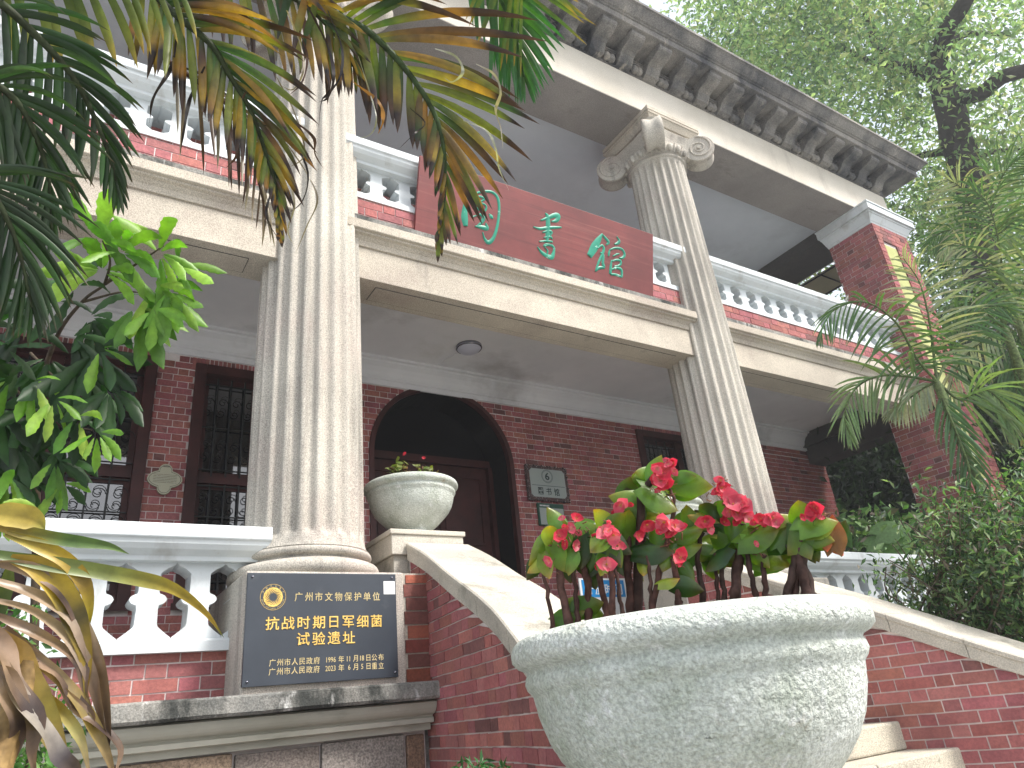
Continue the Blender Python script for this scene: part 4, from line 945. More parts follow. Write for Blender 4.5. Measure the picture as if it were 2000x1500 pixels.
gy = grad((0,(.10,.16,.05)),(.4,(.18,.22,.06)),(.7,(.40,.30,.04)),(.9,(.38,.25,.03)),(1,(.08,.14,.03)))
yw = grad((0,(.25,.22,.03)),(.3,(.48,.34,.02)),(.6,(.22,.14,.02)),(.85,(.38,.30,.02)),(1,(.10,.10,.03)))
tn = grad((0,TA),(.35,(.42,.33,.24)),(.6,TB),(1,TK)); tk = grad((0,TB),(.3,TA),(.55,TK),(.8,TB),(1,TA))
oy = grad((0,(.36,.22,.06)),(.3,(.40,.26,.08)),(.7,(.28,.24,.06)),(1,(.25,.14,.07)))
for px, w, c, tw in (
  ([(-40,1075,0),(60,1095,0),(170,1112,0),(270,1130,.02),(340,1150,.04),(400,1195,.06),(437,1245,.08)], .024, gy, .2),
  ([(-30,1002,0),(30,1006,0),(70,1016,0),(88,1034,0)], .036, grad((0,(.50,.40,.10)),(.6,(.52,.40,.08)),(1,(.30,.30,.06))), 0),
  ([(-30,1022,0),(50,1040,0),(130,1055,0),(210,1066,0),(252,1082,0)], .020, grad((0,YE),(.5,(.07,.14,.03)),(1,(.12,.20,.05))), .1),
  ([(10,1042,0),(75,1065,0),(130,1095,0),(165,1140,0),(175,1190,0),(172,1232,0)], .024, yw, .3),
  ([(20,1090,0),(80,1110,0),(125,1160,0),(150,1220,0),(168,1290,0),(166,1370,0)], .036, grad((0,YE),(.35,(.46,.33,.03)),(.55,(.05,.045,.02)),(.8,(.32,.22,.02)),(1,(.16,.12,.02))), .15),
  ([(-30,1098,0),(60,1112,0),(115,1150,0),(148,1210,0),(152,1280,0)], .022, tk, .8),
  ([(-30,1128,0),(70,1160,0),(140,1200,0),(170,1250,0),(200,1330,0),(212,1420,0),(212,1470,0)], .026, tn, .8),
  ([(-30,1168,0),(60,1190,0),(130,1240,0),(170,1300,0),(190,1370,0),(206,1440,0),(222,1500,0)], .020, tn, .9),
  ([(-10,1200,0),(70,1235,0),(130,1270,0),(160,1300,0),(165,1345,0),(185,1400,0)], .022, tk, 1.0),
  ([(10,1225,0),(80,1290,0),(120,1320,0),(150,1370,0),(180,1400,0),(178,1440,0)], .022, tk, 1.0),
  ([(30,1260,0),(90,1300,0),(150,1360,0),(190,1430,0),(215,1490,0),(225,1540,0)], .020, grad((0,TA),(.5,(.30,.22,.06)),(1,TB)), .5),
  ([(-10,1235,0),(20,1290,0),(45,1350,0),(95,1420,0),(150,1560,0)], .058, oy, .1),
  ([(-20,1215,-.02),(15,1270,-.02),(30,1330,-.03),(70,1400,-.03),(62,1470,-.03),(75,1540,-.03)], .030, tk, .9),
  ([(0,1280,-.02),(40,1360,-.03),(95,1430,-.03),(120,1480,-.03),(150,1500,-.02),(158,1540,-.02)], .028, grad((0,TA),(.3,(.42,.38,.33)),(.6,(.07,.06,.07)),(1,TB)), .9),
  ([(-20,1300,-.02),(10,1330,-.03),(40,1400,-.03),(28,1460,-.02),(5,1530,-.02)], .034, tk, .7),
  ([(80,1345,.01),(130,1400,0),(160,1450,0),(178,1530,0)], .016, grad((0,YE),(.5,(.35,.32,.10)),(1,TB)), .4),
  ([(110,1330,.0),(150,1380,0),(190,1410,0),(235,1460,0),(222,1520,0)], .018, tk, .9),
  ([(-20,1245,.03),(-5,1200,.03),(12,1150,.03),(20,1110,.03),(45,1085,.03)], .020, grad((0,MG),(1,YG)), .3)):
    long_leaf(px, w, c, twist=tw)
# ---- leaf clouds
def cloud(name, mat_, centres, spread, per, size, cols, parent=None, kind=None, aspect=.45, up=.25, flat=.6):
    C_ = np.asarray(centres, float); n = len(C_)*per; q = np.repeat(C_, per, 0)+rng.normal(0, 1, (n,3))*spread*np.array([1,1,flat])
    d = rng.normal(0,1,(n,3)); d[:,2] -= .4; d /= np.linalg.norm(d,axis=1)[:,None]
    nn = rng.normal(0,1,(n,3))*.9+np.array([0,0,up*3]); sd_ = np.cross(d, nn); sd_ /= np.linalg.norm(sd_,axis=1)[:,None]+1e-9
    nn = np.cross(sd_, d); L = size*rng.uniform(.6,1.25,(n,1)); W_ = L*aspect
    v = np.stack([q, q+d*L*.5+sd_*W_*.5+nn*L*.08, q+d*L-nn*L*.12, q+d*L*.5-sd_*W_*.5+nn*L*.08], 1).reshape(-1,3)
    m_ = bpy.data.meshes.new(name); m_.vertices.add(4*n); m_.vertices.foreach_set('co', v.astype(np.float32).ravel())
    f = (np.arange(n)[:,None]*4+np.array([0,1,2,0,2,3])).ravel(); m_.loops.add(6*n); m_.loops.foreach_set('vertex_index', f.astype(np.int32))
    m_.polygons.add(2*n); m_.polygons.foreach_set('loop_start', np.arange(0,6*n,3,dtype=np.int32))
    cols = np.asarray(cols); cl = np.repeat(rng.integers(0,len(cols),len(C_)), per); mixr = rng.random(n) < .5; cl = np.where(mixr, rng.integers(0,len(cols),n), cl)
    cc = cols[cl]*rng.uniform(.7,1.3,(n,1)); cc = np.repeat(np.c_[cc, np.ones(n)], 4, 0).astype(np.float32)
    ca = m_.color_attributes.new('Col', 'FLOAT_COLOR', 'POINT'); ca.data.foreach_set('color', cc.ravel())
    m_.materials.append(mat_); m_.update(calc_edges=True); m_.validate()
    return put(name, m_, parent, kind)
def region(n, us, vs, ds, keep=None, clump=None):
    out = []
    while len(out) < n:
        u, v, d = random.uniform(*us), random.uniform(*vs), random.uniform(*ds)
        if keep and not keep(u, v): continue
        out.append(aim(u, v, d))
    return out
# tall tree behind the building
T = thing('tall_tree', 'tall broadleaf tree with dark leaning trunk rising behind the roof corner', 'tree', (15.5, 6.0, GZ))
D = 16.5
def limb(pts, rs, name='limb', par=None, d=D, mt='bark'):
    P = spline([aim(u, v, d+dd) for u, v, dd in pts], 6*len(pts)); R_ = [float(np.interp(i/(len(P)-1), np.linspace(0,1,len(rs)), rs)) for i in range(len(P))]
    P = [p+Vector((noise.noise(p*1.7),noise.noise(p*1.7+Vector((9,0,0))),0))*R_[i]*.5 for i, p in enumerate(P)]
    return MB().tube(P, R_, 12).build(name, M[mt], par)
tr = limb([(1960,900,0),(1945,700,0),(1915,520,0),(1903,400,0),(1888,340,0),(1868,280,0),(1856,215,0),(1838,160,0),(1818,125,.2)], [.45,.36,.31,.29,.28,.27,.25,.23,.17], 'trunk', T)
for pts, rs in (([(1828,150,0),(1832,110,0),(1850,60,-.3),(1880,10,-.5),(1905,-60,-.8)], [.17,.16,.15,.13,.11]),
  ([(1835,150,0),(1790,133,.3),(1745,127,.5),(1715,85,.8),(1690,20,1)], [.15,.12,.11,.09,.06]),
  ([(1858,190,0),(1895,186,-.3),(1925,176,-.6),(1960,152,-.9),(2010,136,-1.2),(2090,130,-1.4)], [.14,.13,.13,.12,.11,.1]),
  ([(1858,292,0),(1825,300,.3),(1795,306,.5),(1750,330,1)], [.09,.07,.06,.04]),
  ([(1832,110,0),(1860,80,.3),(1900,66,.6),(1980,70,1)], [.08,.06,.05,.03]),
  ([(1745,127,.5),(1700,120,.8),(1640,90,1.4),(1560,60,2)], [.07,.06,.04,.03]),
  ([(1880,330,0),(1930,300,.5),(1990,290,1)], [.06,.05,.03])): limb(pts, rs, 'limb', tr)
GT = [(.21,.31,.16),(.15,.24,.13),(.28,.37,.19),(.10,.16,.10),(.33,.36,.22),(.17,.27,.15)]  # crown greens lightened, haze and backlit glow put into the colour
def kt(u, v): return u > 1335+max(0, -v)*.1 and not (u < 1420 and v > 40 and random.random() < .6)
cloud('crown', M['treeleaf'], region(345, (1335,2100), (-120,640), (16.2,21), kt)+region(26, (1335,2100), (-120,620), (13.8,16), lambda u, v: kt(u, v) and not 1780 < u < 1930)+region(150, (1350,1850), (-120,220), (15,21), kt), .42, 100, .150, GT, T, aspect=.42)
# neighbours, farther off and lower
def bushy(name, label, cat, loc, cen, spread, per, size, cols, group=None, part='crown', stem=None):
    t = thing(name, label, cat, loc, group); cloud(part, M['leaf'], cen, spread, per, size, cols, t)
    if stem: MB().tube(stem[0], stem[1], 8).build('trunk', M['bark'], t)
    return t
DK = [(.020,.040,.018),(.014,.030,.014),(.03,.06,.022)]  # near-black greens stand for the unlit depth of the foliage
bushy('shaded_tree', 'dense tree with shade-dark leaves seen through the side opening of the ground floor veranda', 'tree', (18,9,GZ), region(420, (1540,1900), (830,1240), (13,20)), .8, 110, .19, DK, stem=([(18,9,GZ),(18,9,3)],[.25,.15]))
bushy('shaded_tree', 'dark leafy tree along the right edge behind the areca palms', 'tree', (14,4.5,GZ), region(230, (1850,2140), (660,1120), (11,15)), .6, 110, .12, DK+[(.05,.10,.03)], stem=([(14,4.5,GZ),(14,4.5,3)],[.25,.15]))
bushy('pale_tree', 'hazy pale green tree beyond the tall trunk at the right edge', 'tree', (21,4,GZ), region(140, (1780,2150), (330,760), (17,23)), .8, 80, .17, [(.24,.31,.18),(.17,.24,.14),(.30,.34,.22)], stem=([(21,4,GZ),(21,4,6)],[.3,.15]))  # haze put into the pale leaf colours
# shrub on the right with bare stems
SG = [(.10,.20,.07),(.05,.11,.04),(.17,.27,.11),(.03,.075,.03),(.24,.32,.15),(.14,.12,.09)]
T = thing('leafy_shrub', 'sprawling bright green shrub with thin bare stems in front of the right balustrade', 'shrub', (5.9,3.0,GZ))
cen = []; tw = MB()
for i in range(46):
    u0, v0 = random.uniform(1780,2080), random.uniform(1180,1300); 
    u1 = random.uniform(1720,2060); v1 = random.uniform(900,1120) if u1 > 1800 else random.uniform(1010,1160)
    d0 = random.uniform(5.6,7.0)
    P = spline([aim(u0+40, 1420, d0), aim(u0, v0, d0), aim((u0+u1)/2+random.uniform(-30,30), (v0+v1)/2, d0-.2), aim(u1, v1, d0-.3)], 14)
    tw.tube(P, [.008*(1-.7*j/13)+.0015 for j in range(14)], 5, (.16,.13,.10))
    for j in range(4 if u1 < 1800 else 2, 14): 
        for _ in range(1 if u1 < 1850 else 4): cen.append(P[j]+Vector(rng.normal(0,1,3))*.07)
tw.build('stem', M['twig'], T)
cloud('foliage', M['leaf'], cen, .06, 7, .062, SG, T, aspect=.34)
cloud('foliage', M['leaf'], region(150, (1830,2110), (880,1260), (5.8,7.4), lambda u, v: u > 1840 and v > 1290-(u-1840)*2.2 and v < 1000+(u-1700)*.9), .13, 48, .060, SG, T, aspect=.36)
T = thing('broadleaf_bush', 'low bush with big round pale leaves behind the right balustrade rail', 'shrub', (9.2,5.2,GZ))
cloud('foliage', M['leaf'], region(60, (1640,1800), (1010,1090), (8.5,10)), .16, 16, .13, SG, T)
mb = MB()
for (u, v, s_) in ((1740,1040,.34),(1765,1055,.26),(1715,1062,.24),(1752,1078,.22)):
    p = aim(u, v, 8.4); d_, r_, u_ = basis(p); blade(mb, p-r_*s_*.4, r_+u_*.3, -d_+u_*.7, s_, s_*.85, lambda t: (.14,.24,.10), .3, .1, 'heart')
mb.build('large_leaf', M['leaf'], T, recalc=False)
# areca palms on the right
def areca(label, d, hubp, fr, base, pale=False, L=.42, W_=.024, n=26, c0=60):
    T = thing('areca_palm', label, 'palm', (base[0], base[1], GZ), 'areca palms beside the right pier'); cnt = Count(c0)
    h = aim(*hubp, d); mid = Vector((lerp(base[0],h.x,.6), lerp(base[1],h.y,.6), lerp(GZ,h.z,.5)))
    MB().tube(spline([(base[0],base[1],GZ), mid, h-Vector((0,0,.25)), h], 12), [.045]*6+[.04,.038,.036,.036,.032,.024], 10, (.14,.20,.07)).build('trunk', M['twig'], T)
    for k, (pts, Ls, side) in enumerate(fr):
        P = [h]+[aim(u, v, d+dd) for u, v, dd in pts]
        def cf(t, s, k=k):
            g_ = jcol(((.07,.16,.05),(.17,.27,.11),(.32,.37,.25),(.07,.15,.06))[(k+(2 if pale else 0))%4], .25); return grad((0,g_),(.8,g_),(1,jcol((.22,.22,.14))))
        frond(T, P, n, lambda t, s: Ls*interp(t,[0,.15,.4,.75,1],[.35,.85,1,.7,.3]), W_, cf, cnt, (68,20), .55, r0=.012, rc=(.12,.18,.06), t0=.12, seg=5, flop=(side,side))
areca('areca palm nearest the right pier, dark arching fronds over the white balustrade', 7.2, (1830,745), [
  ([(1790,700,0),(1750,630,-.1),(1690,590,-.2),(1630,605,-.3),(1600,650,-.35)], .55, .5),
  ([(1770,735,0),(1715,735,-.1),(1670,760,-.2),(1650,810,-.3),(1660,850,-.3)], .48, .35),
  ([(1822,680,.1),(1812,610,.1),(1795,550,.2),(1765,505,.2)], .50, .1),
  ([(1850,700,.2),(1880,640,.3),(1925,600,.4),(1970,600,.5)], .45, .3),
  ([(1845,790,-.1),(1870,850,-.2),(1895,930,-.3),(1880,1000,-.35),(1855,1060,-.4)], .42, .5),
  ([(1875,780,0),(1920,760,0),(1960,790,0),(1985,850,0)], .55, .5),
  ([(1800,760,0),(1760,790,0),(1735,800,0)], .3, .5)], (6.3,2.6), c0=180)
areca('taller areca palm at the right edge with pale feathery hanging fronds', 8.6, (1960,640), [
  ([(1940,560,0),(1910,500,0),(1870,475,0),(1840,490,0)], .40, .5),
  ([(1960,560,0),(1950,470,0),(1930,400,0),(1900,370,0)], .6, .2),
  ([(1925,610,0),(1895,590,0),(1865,610,0),(1850,650,0)], .36, .5),
  ([(1990,580,0),(2020,500,0),(2050,450,0)], .6, .3),
  ([(1930,660,0),(1890,690,0),(1860,740,0),(1850,800,0)], .45, .5),
  ([(1975,700,0),(1985,760,0),(1975,830,0)], .5, .4)], (8.8,3.2), True, c0=60)
areca('areca palm rising beyond the roof corner in front of the trunk', 9.8, (1925,470), [
  ([(1900,420,0),(1880,370,0),(1850,350,0)], .6, .3), ([(1940,400,0),(1960,340,0),(1990,310,0)], .6, .2),
  ([(1890,460,0),(1850,450,0),(1815,470,0)], .5, .4), ([(1960,450,0),(1995,420,0),(2030,430,0)], .5, .4)], (10.3,3.6), True, c0=0)
# ---- shrub with finger-like leaves on the left
T = thing('fingered_leaf_shrub', 'shrub with drooping lime green fingered leaves in front of the left windows', 'shrub', (-.3,2.6,GZ))
def sbranch(pts, rs): P = spline([aim(*q) for q in pts], 5*len(pts)); MB().tube(P, [float(np.interp(i/(len(P)-1), np.linspace(0,1,len(rs)), rs)) for i in range(len(P))], 7, (.10,.075,.05)).build('branch', M['twig'], T)
sbranch([(60,1500,3.0),(70,1100,3.0),(75,800,2.9),(108,665,2.8),(160,590,2.7),(205,555,2.6),(235,520,2.6)], [.016,.014,.010,.007,.005,.004,.003])
for q in ([(108,665,2.8),(60,640,2.7),(20,600,2.7)],[(160,590,2.7),(240,570,2.6),(290,575,2.5)],[(75,800,2.9),(30,760,2.8),(-10,720,2.8)],[(90,740,2.8),(150,720,2.7),(190,700,2.6)],[(75,800,2.9),(130,830,2.7),(180,840,2.6)],[(70,900,2.9),(30,880,2.8),(10,860,2.8)],[(60,690,2.8),(110,740,2.6),(160,775,2.5)],[(205,555,2.6),(215,510,2.5),(200,470,2.5)],[(205,555,2.6),(290,500,2.5),(320,480,2.5)]): sbranch(q, [.005,.003,.002])
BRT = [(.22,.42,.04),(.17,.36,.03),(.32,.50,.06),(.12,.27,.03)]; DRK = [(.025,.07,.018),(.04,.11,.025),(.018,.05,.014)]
ncl = Count(280)
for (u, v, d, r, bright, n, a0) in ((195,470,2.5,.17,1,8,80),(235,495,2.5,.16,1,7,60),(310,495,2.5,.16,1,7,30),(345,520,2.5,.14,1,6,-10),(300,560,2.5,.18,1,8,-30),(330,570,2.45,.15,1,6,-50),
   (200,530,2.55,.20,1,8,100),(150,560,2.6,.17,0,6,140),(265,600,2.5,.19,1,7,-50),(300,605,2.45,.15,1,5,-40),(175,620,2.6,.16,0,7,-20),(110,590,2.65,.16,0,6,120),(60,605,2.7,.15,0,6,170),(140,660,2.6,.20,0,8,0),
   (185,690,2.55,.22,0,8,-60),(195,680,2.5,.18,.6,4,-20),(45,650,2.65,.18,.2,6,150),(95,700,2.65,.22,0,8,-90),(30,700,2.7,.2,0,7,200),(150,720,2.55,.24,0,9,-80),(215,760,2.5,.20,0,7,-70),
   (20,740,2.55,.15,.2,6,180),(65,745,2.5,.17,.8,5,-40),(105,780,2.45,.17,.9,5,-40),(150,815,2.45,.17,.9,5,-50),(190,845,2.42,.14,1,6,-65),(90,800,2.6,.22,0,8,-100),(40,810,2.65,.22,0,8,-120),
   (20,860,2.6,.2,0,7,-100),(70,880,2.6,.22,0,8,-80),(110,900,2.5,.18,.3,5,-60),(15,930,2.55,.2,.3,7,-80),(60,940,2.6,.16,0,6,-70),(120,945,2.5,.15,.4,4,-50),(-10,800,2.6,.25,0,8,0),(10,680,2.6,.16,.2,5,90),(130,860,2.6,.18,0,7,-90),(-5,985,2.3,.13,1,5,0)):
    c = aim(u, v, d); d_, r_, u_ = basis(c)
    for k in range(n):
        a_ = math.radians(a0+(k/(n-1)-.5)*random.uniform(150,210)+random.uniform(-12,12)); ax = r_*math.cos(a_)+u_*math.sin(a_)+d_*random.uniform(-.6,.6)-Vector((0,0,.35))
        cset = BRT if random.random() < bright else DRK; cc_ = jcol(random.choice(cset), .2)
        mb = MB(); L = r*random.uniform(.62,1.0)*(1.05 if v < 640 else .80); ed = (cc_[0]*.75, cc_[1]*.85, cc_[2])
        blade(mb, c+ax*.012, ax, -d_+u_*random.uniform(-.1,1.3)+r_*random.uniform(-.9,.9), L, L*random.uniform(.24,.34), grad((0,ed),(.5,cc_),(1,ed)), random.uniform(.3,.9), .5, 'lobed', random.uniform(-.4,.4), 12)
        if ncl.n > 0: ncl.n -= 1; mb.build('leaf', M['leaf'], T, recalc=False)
# small weeds at the lower left
T = thing('ground_shrub', 'small light green shrub behind the dried palm leaf at the bottom left', 'shrub', (.1,2.6,GZ))
cloud('foliage', M['leaf'], region(40, (-40,110), (1380,1540), (2.6,3.2))+region(8, (30,60), (1200,1320), (2.8,3.1)), .035, 20, .042, [(.10,.24,.05),(.05,.14,.03),(.16,.30,.08)], T)
T = thing('small_fern', 'small green fern at the foot of the curved brick stair wall, bottom centre', 'fern', (1.45,2.2,-.6))
cloud('foliage', M['leaf'], region(10, (890,1000), (1500,1530), (2.5,2.8)), .025, 24, .040, [(.05,.16,.05),(.03,.10,.03)], T, aspect=.25)
# ---- begonias
def petal_flower(root, p, s, deep):
    d_, r_, u_ = basis(p); nf = (-d_+r_*random.uniform(-.5,.5)+u_*random.uniform(-.3,.6)).normalized(); a0 = random.uniform(0,PI)
    X = nf.cross(Vector((0,0,1))).normalized(); Y = nf.cross(X); mb = MB()
    for k in range(4):
        a_ = a0+k*PI/2+random.uniform(-.2,.2); ax = X*math.cos(a_)+Y*math.sin(a_)+nf*random.uniform(.1,.6); big = 1 if k%2 == 0 else .68
        c1, c0 = ((.62,.035,.075),(.75,.16,.16)) if deep else ((.70,.10,.16),(.82,.38,.36))
        blade(mb, p, ax, nf, s*.62*big, s*.66*big, grad((0,jcol(c0,.1)),(.5,jcol(c1,.12)),(1,jcol(c1,.15))), .1, -.3, 'heart', .3)
    fl = mb.build('flower', M['petal'], root, recalc=False)
    c = MB(); 
    for _ in range(5): q = p+nf*s*.06+Vector(rng.normal(0,1,3))*s*.04; c.lathe(q.x, q.y, [(.0,q.z-s*.035),(s*.03,q.z),(.0,q.z+s*.035)], 5, (.75,.55,.08), cap=False)
    c.build('stamens', M['petal'], fl)
BD = 1.43
def bleaf(root, u, v, L, ang_, shade, dd=0, name='leaf'):
    p = aim(u, v, BD+dd); d_, r_, u_ = basis(p); a_ = math.radians(ang_); ax = r_*math.cos(a_)+u_*math.sin(a_)+d_*random.uniform(-.35,.35)
    Lm = L/980*BD*.88; p = p-ax.normalized()*Lm*.5
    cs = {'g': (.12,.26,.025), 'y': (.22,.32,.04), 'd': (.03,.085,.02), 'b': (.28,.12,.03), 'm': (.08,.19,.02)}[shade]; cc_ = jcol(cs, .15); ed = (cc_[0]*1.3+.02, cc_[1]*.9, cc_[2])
    mb = MB(); blade(mb, p, ax, -d_+u_*random.uniform(-.2,1.0)+r_*random.uniform(-.4,.4), Lm, Lm*.72, grad((0,tuple(x*.7 for x in cc_)),(.4,cc_),(.8,ed),(1,(ed[0]*1.5,ed[1]*.8,ed[2]))), random.uniform(.1,.6), random.uniform(.3,.7), 'heart', random.uniform(-.2,.45), 8)
    mb.build(name, M['begonia'], root, recalc=False)
def bstem(root, pts, r, dd=0):
    P = spline([aim(u, v, BD+dd+random.uniform(-.006,.006)) for u, v in pts], 16)
    MB().tube([p+Vector(rng.normal(0,1,3))*.0012 for p in P], [r*(1.15-.4*i/15)*(1.22 if i%4 == 0 else 1) for i in range(16)], 8, jcol((.10,.052,.042),.3)).build('stem', M['twig'], root)
PLANTS = [
 ('leftmost begonia in the foreground bowl, low with deep red buds', 0, [([(1078,1225),(1071,1160),(1062,1125),(1058,1100)],.004),([(1108,1215),(1096,1140),(1088,1080),(1085,1045)],.0075),([(1128,1205),(1124,1150),(1118,1100)],.005)],
  [(1054,1068,62,190,'g'),(1048,1100,42,215,'y'),(1068,1108,36,280,'y'),(1074,1040,38,90,'y'),(1097,1042,46,75,'g'),(1095,1092,44,300,'g'),(1112,1098,40,250,'g'),(1090,1008,44,110,'m'),(1110,1198,50,20,'m')],
  [(1092,1047,30,1),(1117,1033,22,0),(1072,1096,22,0),(1126,1012,24,1),(1104,1030,18,1),(1098,1012,14,0)]),
 ('short begonia second from the left in the foreground bowl with one red bud', .02, [([(1150,1200),(1146,1140),(1140,1095),(1146,1060)],.0075),([(1184,1192),(1172,1130),(1166,1085),(1160,1045)],.006)],
  [(1150,1032,48,10,'g'),(1135,1080,50,260,'d'),(1160,1075,54,60,'m'),(1130,1055,40,200,'g'),(1150,1108,44,240,'d'),(1148,1182,50,20,'m'),(1165,1188,40,340,'g'),(1128,1172,36,150,'m'),(1122,1060,30,150,'m')],
  [(1124,1066,22,0),(1131,1040,16,0)]),
 ('begonia with two coral blooms side by side, left of the blue board lettering', -.02, [([(1196,1192),(1194,1130),(1192,1085),(1185,1050)],.006),([(1215,1190),(1206,1140),(1200,1100)],.004)],
  [(1178,1012,42,100,'y'),(1198,1016,44,60,'m'),(1190,1075,56,310,'d'),(1165,1055,48,210,'g'),(1212,1060,46,330,'d'),(1176,1100,40,230,'g'),(1205,1088,34,290,'m')],
  [(1180,1041,36,0),(1198,1046,36,0),(1185,1103,36,0),(1190,1020,14,0)]),
 ('tallest begonia of the foreground bowl, rising above the others', .03, [([(1232,1188),(1226,1110),(1226,1040),(1222,1000)],.008),([(1244,1186),(1246,1110),(1254,1020),(1254,965),(1275,935)],.0095),([(1312,1060),(1316,1010),(1318,985),(1310,955)],.004)],
  [(1236,964,70,120,'g'),(1222,1022,50,80,'g'),(1291,968,66,325,'g'),(1272,990,46,330,'y'),(1258,920,36,150,'g'),(1280,910,40,60,'g'),(1352,940,62,0,'g'),(1338,926,30,30,'m'),(1240,1035,50,70,'m'),(1262,1008,40,40,'y'),(1215,1070,36,250,'m')],
  [(1213,986,34,0),(1296,922,42,1),(1290,938,40,0),(1300,946,30,1),(1314,905,26,1),(1303,900,16,0),(1262,1026,32,1),(1232,985,14,1)]),
 ('begonia with dark drooping leaf and pale pink blooms in the middle of the foreground bowl', 0, [([(1276,1182),(1288,1120),(1298,1080),(1305,1050)],.006),([(1272,1180),(1270,1130),(1264,1085)],.004),([(1325,1170),(1318,1110),(1312,1075)],.0065)],
  [(1275,1062,64,10,'d'),(1338,1068,52,0,'g'),(1343,1034,46,20,'g'),(1300,1090,44,240,'m'),(1256,1108,30,260,'y'),(1305,1130,34,20,'y'),(1345,1145,44,350,'d'),(1345,1118,36,300,'m'),(1280,1042,40,80,'m'),(1325,1050,30,60,'y')],
  [(1298,1020,40,0),(1318,1028,34,0),(1330,1088,34,1),(1308,1042,22,1),(1288,1040,16,1)]),
 ('bushy begonia with the brightest pink bloom cluster, beside the right column foot', .02, [([(1372,1170),(1365,1110),(1362,1080),(1372,1040)],.0055),([(1402,1165),(1398,1120),(1396,1080)],.004),([(1436,1162),(1440,1115),(1448,1060),(1450,1020)],.0095),([(1415,1162),(1410,1115),(1420,1075)],.005)],
  [(1386,1000,44,100,'d'),(1402,985,34,60,'m'),(1394,1052,50,20,'y'),(1415,1040,44,280,'d'),(1392,1085,50,200,'d'),(1420,1075,44,300,'m'),(1402,1100,36,240,'g'),(1430,1020,46,90,'m'),(1370,1010,40,140,'y'),(1440,1072,40,30,'g'),(1380,1060,40,150,'m'),(1462,1040,40,60,'m'),(1345,1008,36,90,'m')],
  [(1408,937,24,0),(1408,953,30,1),(1400,960,20,1),(1428,980,46,0),(1450,985,44,0),(1440,1003,36,0),(1455,1000,34,0),(1378,1020,34,1),(1386,1032,22,0),(1425,998,30,0),(1437,1018,20,1)]),
 ('begonia with broad light green leaves hanging to the right and two pink blooms', 0, [([(1476,1160),(1464,1110),(1460,1075),(1462,1050)],.005),([(1496,1160),(1492,1120),(1490,1085)],.0055)],
  [(1482,1038,66,20,'g'),(1498,1068,84,335,'g'),(1480,1078,50,320,'g'),(1525,1045,40,60,'m'),(1515,1058,44,20,'d'),(1470,1055,36,200,'m'),(1505,1030,36,100,'y')],
  [(1486,1014,28,1),(1508,1012,34,0),(1517,1020,24,0),(1478,1062,12,0),(1490,1020,16,1)]),
 ('rightmost begonia of the foreground bowl, leafy crown on bundled stems with one red bloom', -.02, [([(1540,1158),(1552,1100),(1560,1050)],.008),([(1553,1158),(1562,1090),(1564,1050)],.006),([(1576,1156),(1562,1090),(1562,1045)],.009),([(1584,1155),(1572,1100),(1566,1060)],.007)],
  [(1545,1020,52,130,'y'),(1565,1005,50,90,'g'),(1590,1010,56,30,'g'),(1555,1045,56,200,'g'),(1595,1045,50,330,'g'),(1575,1030,60,60,'m'),(1570,1060,50,280,'m'),(1600,1060,40,340,'m'),(1542,1052,44,220,'m'),(1600,1025,44,20,'y'),(1625,1040,50,80,'b'),(1632,1060,40,290,'b'),(1612,1052,36,260,'b')],
  [(1590,992,34,1),(1587,1005,26,1),(1598,1000,20,0)])]
for lab, dd, stems, leaves, flowers in PLANTS:
    u0, v0 = stems[0][0][0]; b = aim(u0, v0, BD+dd); b.z = BZ+.33
    T = thing('begonia', lab, 'flower', b, 'begonias in the foreground bowl')
    for pts, r in stems: bstem(T, pts+[] if False else [(pts[0][0], pts[0][1]+25)]+pts, r, dd)
    for (u, v, L, an, sh) in leaves: bleaf(T, u, v, L, an, sh, dd+random.uniform(-.02,.02))
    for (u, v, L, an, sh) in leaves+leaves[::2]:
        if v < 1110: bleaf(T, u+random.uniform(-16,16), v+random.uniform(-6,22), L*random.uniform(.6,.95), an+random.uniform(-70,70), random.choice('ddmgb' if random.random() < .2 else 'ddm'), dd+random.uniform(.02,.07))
    for (u, v, s, dp) in flowers: petal_flower(T, aim(u, v, BD+dd-.03), s/960*BD*.72, dp)
    for (u, v, s, dp) in flowers:
        if s > 24:
            for _ in range(2): petal_flower(T, aim(u+random.uniform(-20,20), v+random.uniform(-10,22), BD+dd-.02+random.uniform(-.02,.03)), random.uniform(12,22)/960*BD*.8, random.random() < .6)
    mb = MB()
    for (u, v, s, dp) in flowers[:4]:
        for _ in range(10):
            q = aim(u+random.uniform(-18,18), v+random.uniform(-2,24), BD+dd-.01); mb.tube([q, q+Vector(rng.normal(0,1,3))*.006], .0012, 4, jcol((.34,.16,.10),.3))
    mb.build('dry_sprig', M['twig'], T)
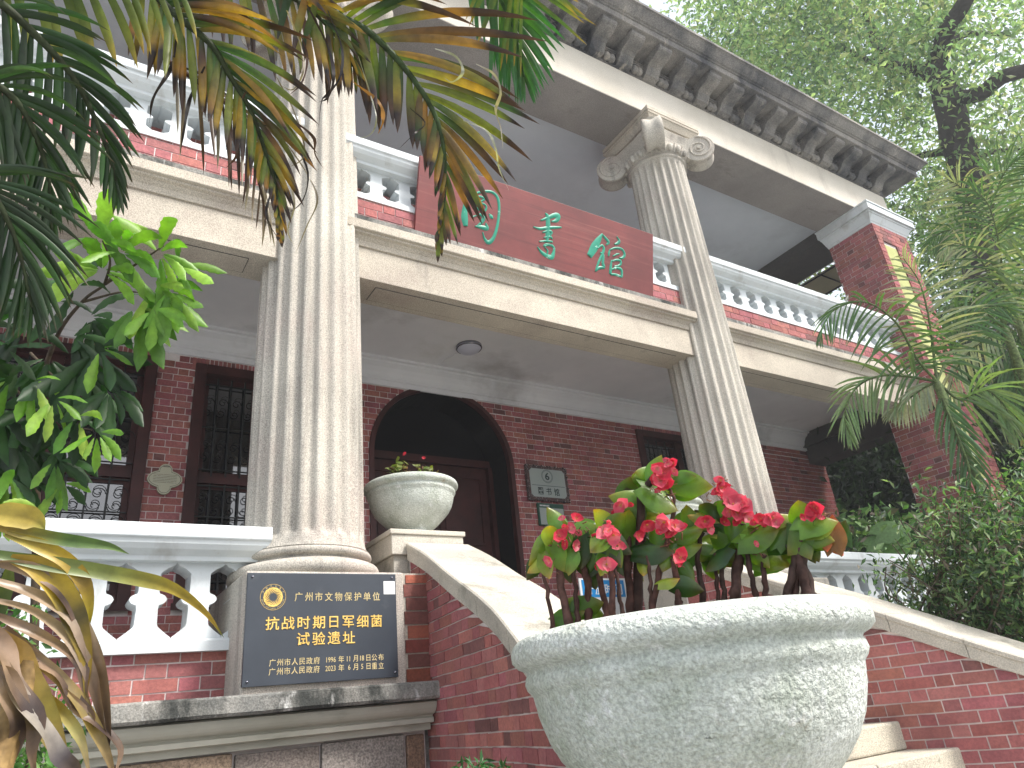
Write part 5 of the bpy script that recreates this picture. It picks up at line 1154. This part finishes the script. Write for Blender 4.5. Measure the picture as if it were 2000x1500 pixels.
# young begonias in the two bowls on the stair posts
for x0_, tagw in ((2.053, 'left'), (4.427, 'right')):
    for k, (dx, dy, h, w) in enumerate(((-.16,-.12,.05,.06),(-.06,-.02,.13,.07),(.07,-.05,.10,.06),(.15,.02,.11,.07))):
        lab = ('low sprawling begonia at the left rim of the bowl on the %s stair post', 'tallest young begonia with pink tip, bowl on the %s stair post', 'short begonia with a rosy bud, middle of the bowl on the %s stair post', 'mossy green begonia at the right side of the bowl on the %s stair post')[k] % tagw
        x, y = x0_+dx, 4.35+dy; T = thing('young_begonia', lab, 'plant', (x, y, 1.46), 'young begonias in the bowls on the stair posts')
        z = 1.122+.335; MB().tube([(x,y,z),(x,y,z+.1+h*.8)], .006, 6, (.18,.10,.06)).tube([(x,y,z),(x+.03,y,z+.1+h*.7)], .005, 6, (.18,.10,.06)).build('stem', M['twig'], T)
        for i in range(26):
            mb = MB(); a_ = random.uniform(0,2*PI); p = Vector((x+random.uniform(-.8,.8)*w, y+random.uniform(-.5,.5)*w, z+.085+h*random.uniform(.2,1)))
            cc_ = jcol(random.choice([(.16,.20,.05),(.10,.15,.03),(.22,.14,.05),(.20,.24,.08)]), .2)
            blade(mb, p, (math.cos(a_), math.sin(a_), random.uniform(-.2,.7)), (random.uniform(-.5,.5),-.8,.8), w*.7, w*.58, lambda t: cc_, .2, .3, 'heart'); mb.build('leaf', M['begonia'], T, recalc=False)
        if k in (1, 2): petal_flower(T, Vector((x, y-.03, z+.13+h)), .03, 1)
# ------------------------------------------------------------------ haze box added for the pale glow over the trees
hz = MB().box(-12, 30, -6, 32, GZ-1, 16).build('haze', M['ground'])
hm, hn, hl = mat('haze_air'); hn.remove(hn['Principled BSDF']); pv = hn.new('ShaderNodeVolumePrincipled')
pv.inputs['Color'].default_value = (.93,.96,1,1); pv.inputs['Density'].default_value = .0032; pv.inputs['Anisotropy'].default_value = .3
hl.new(pv.outputs[0], hn['Material Output'].inputs['Volume']); hz.data.materials.clear(); hz.data.materials.append(hm); hz['kind'] = 'stuff'
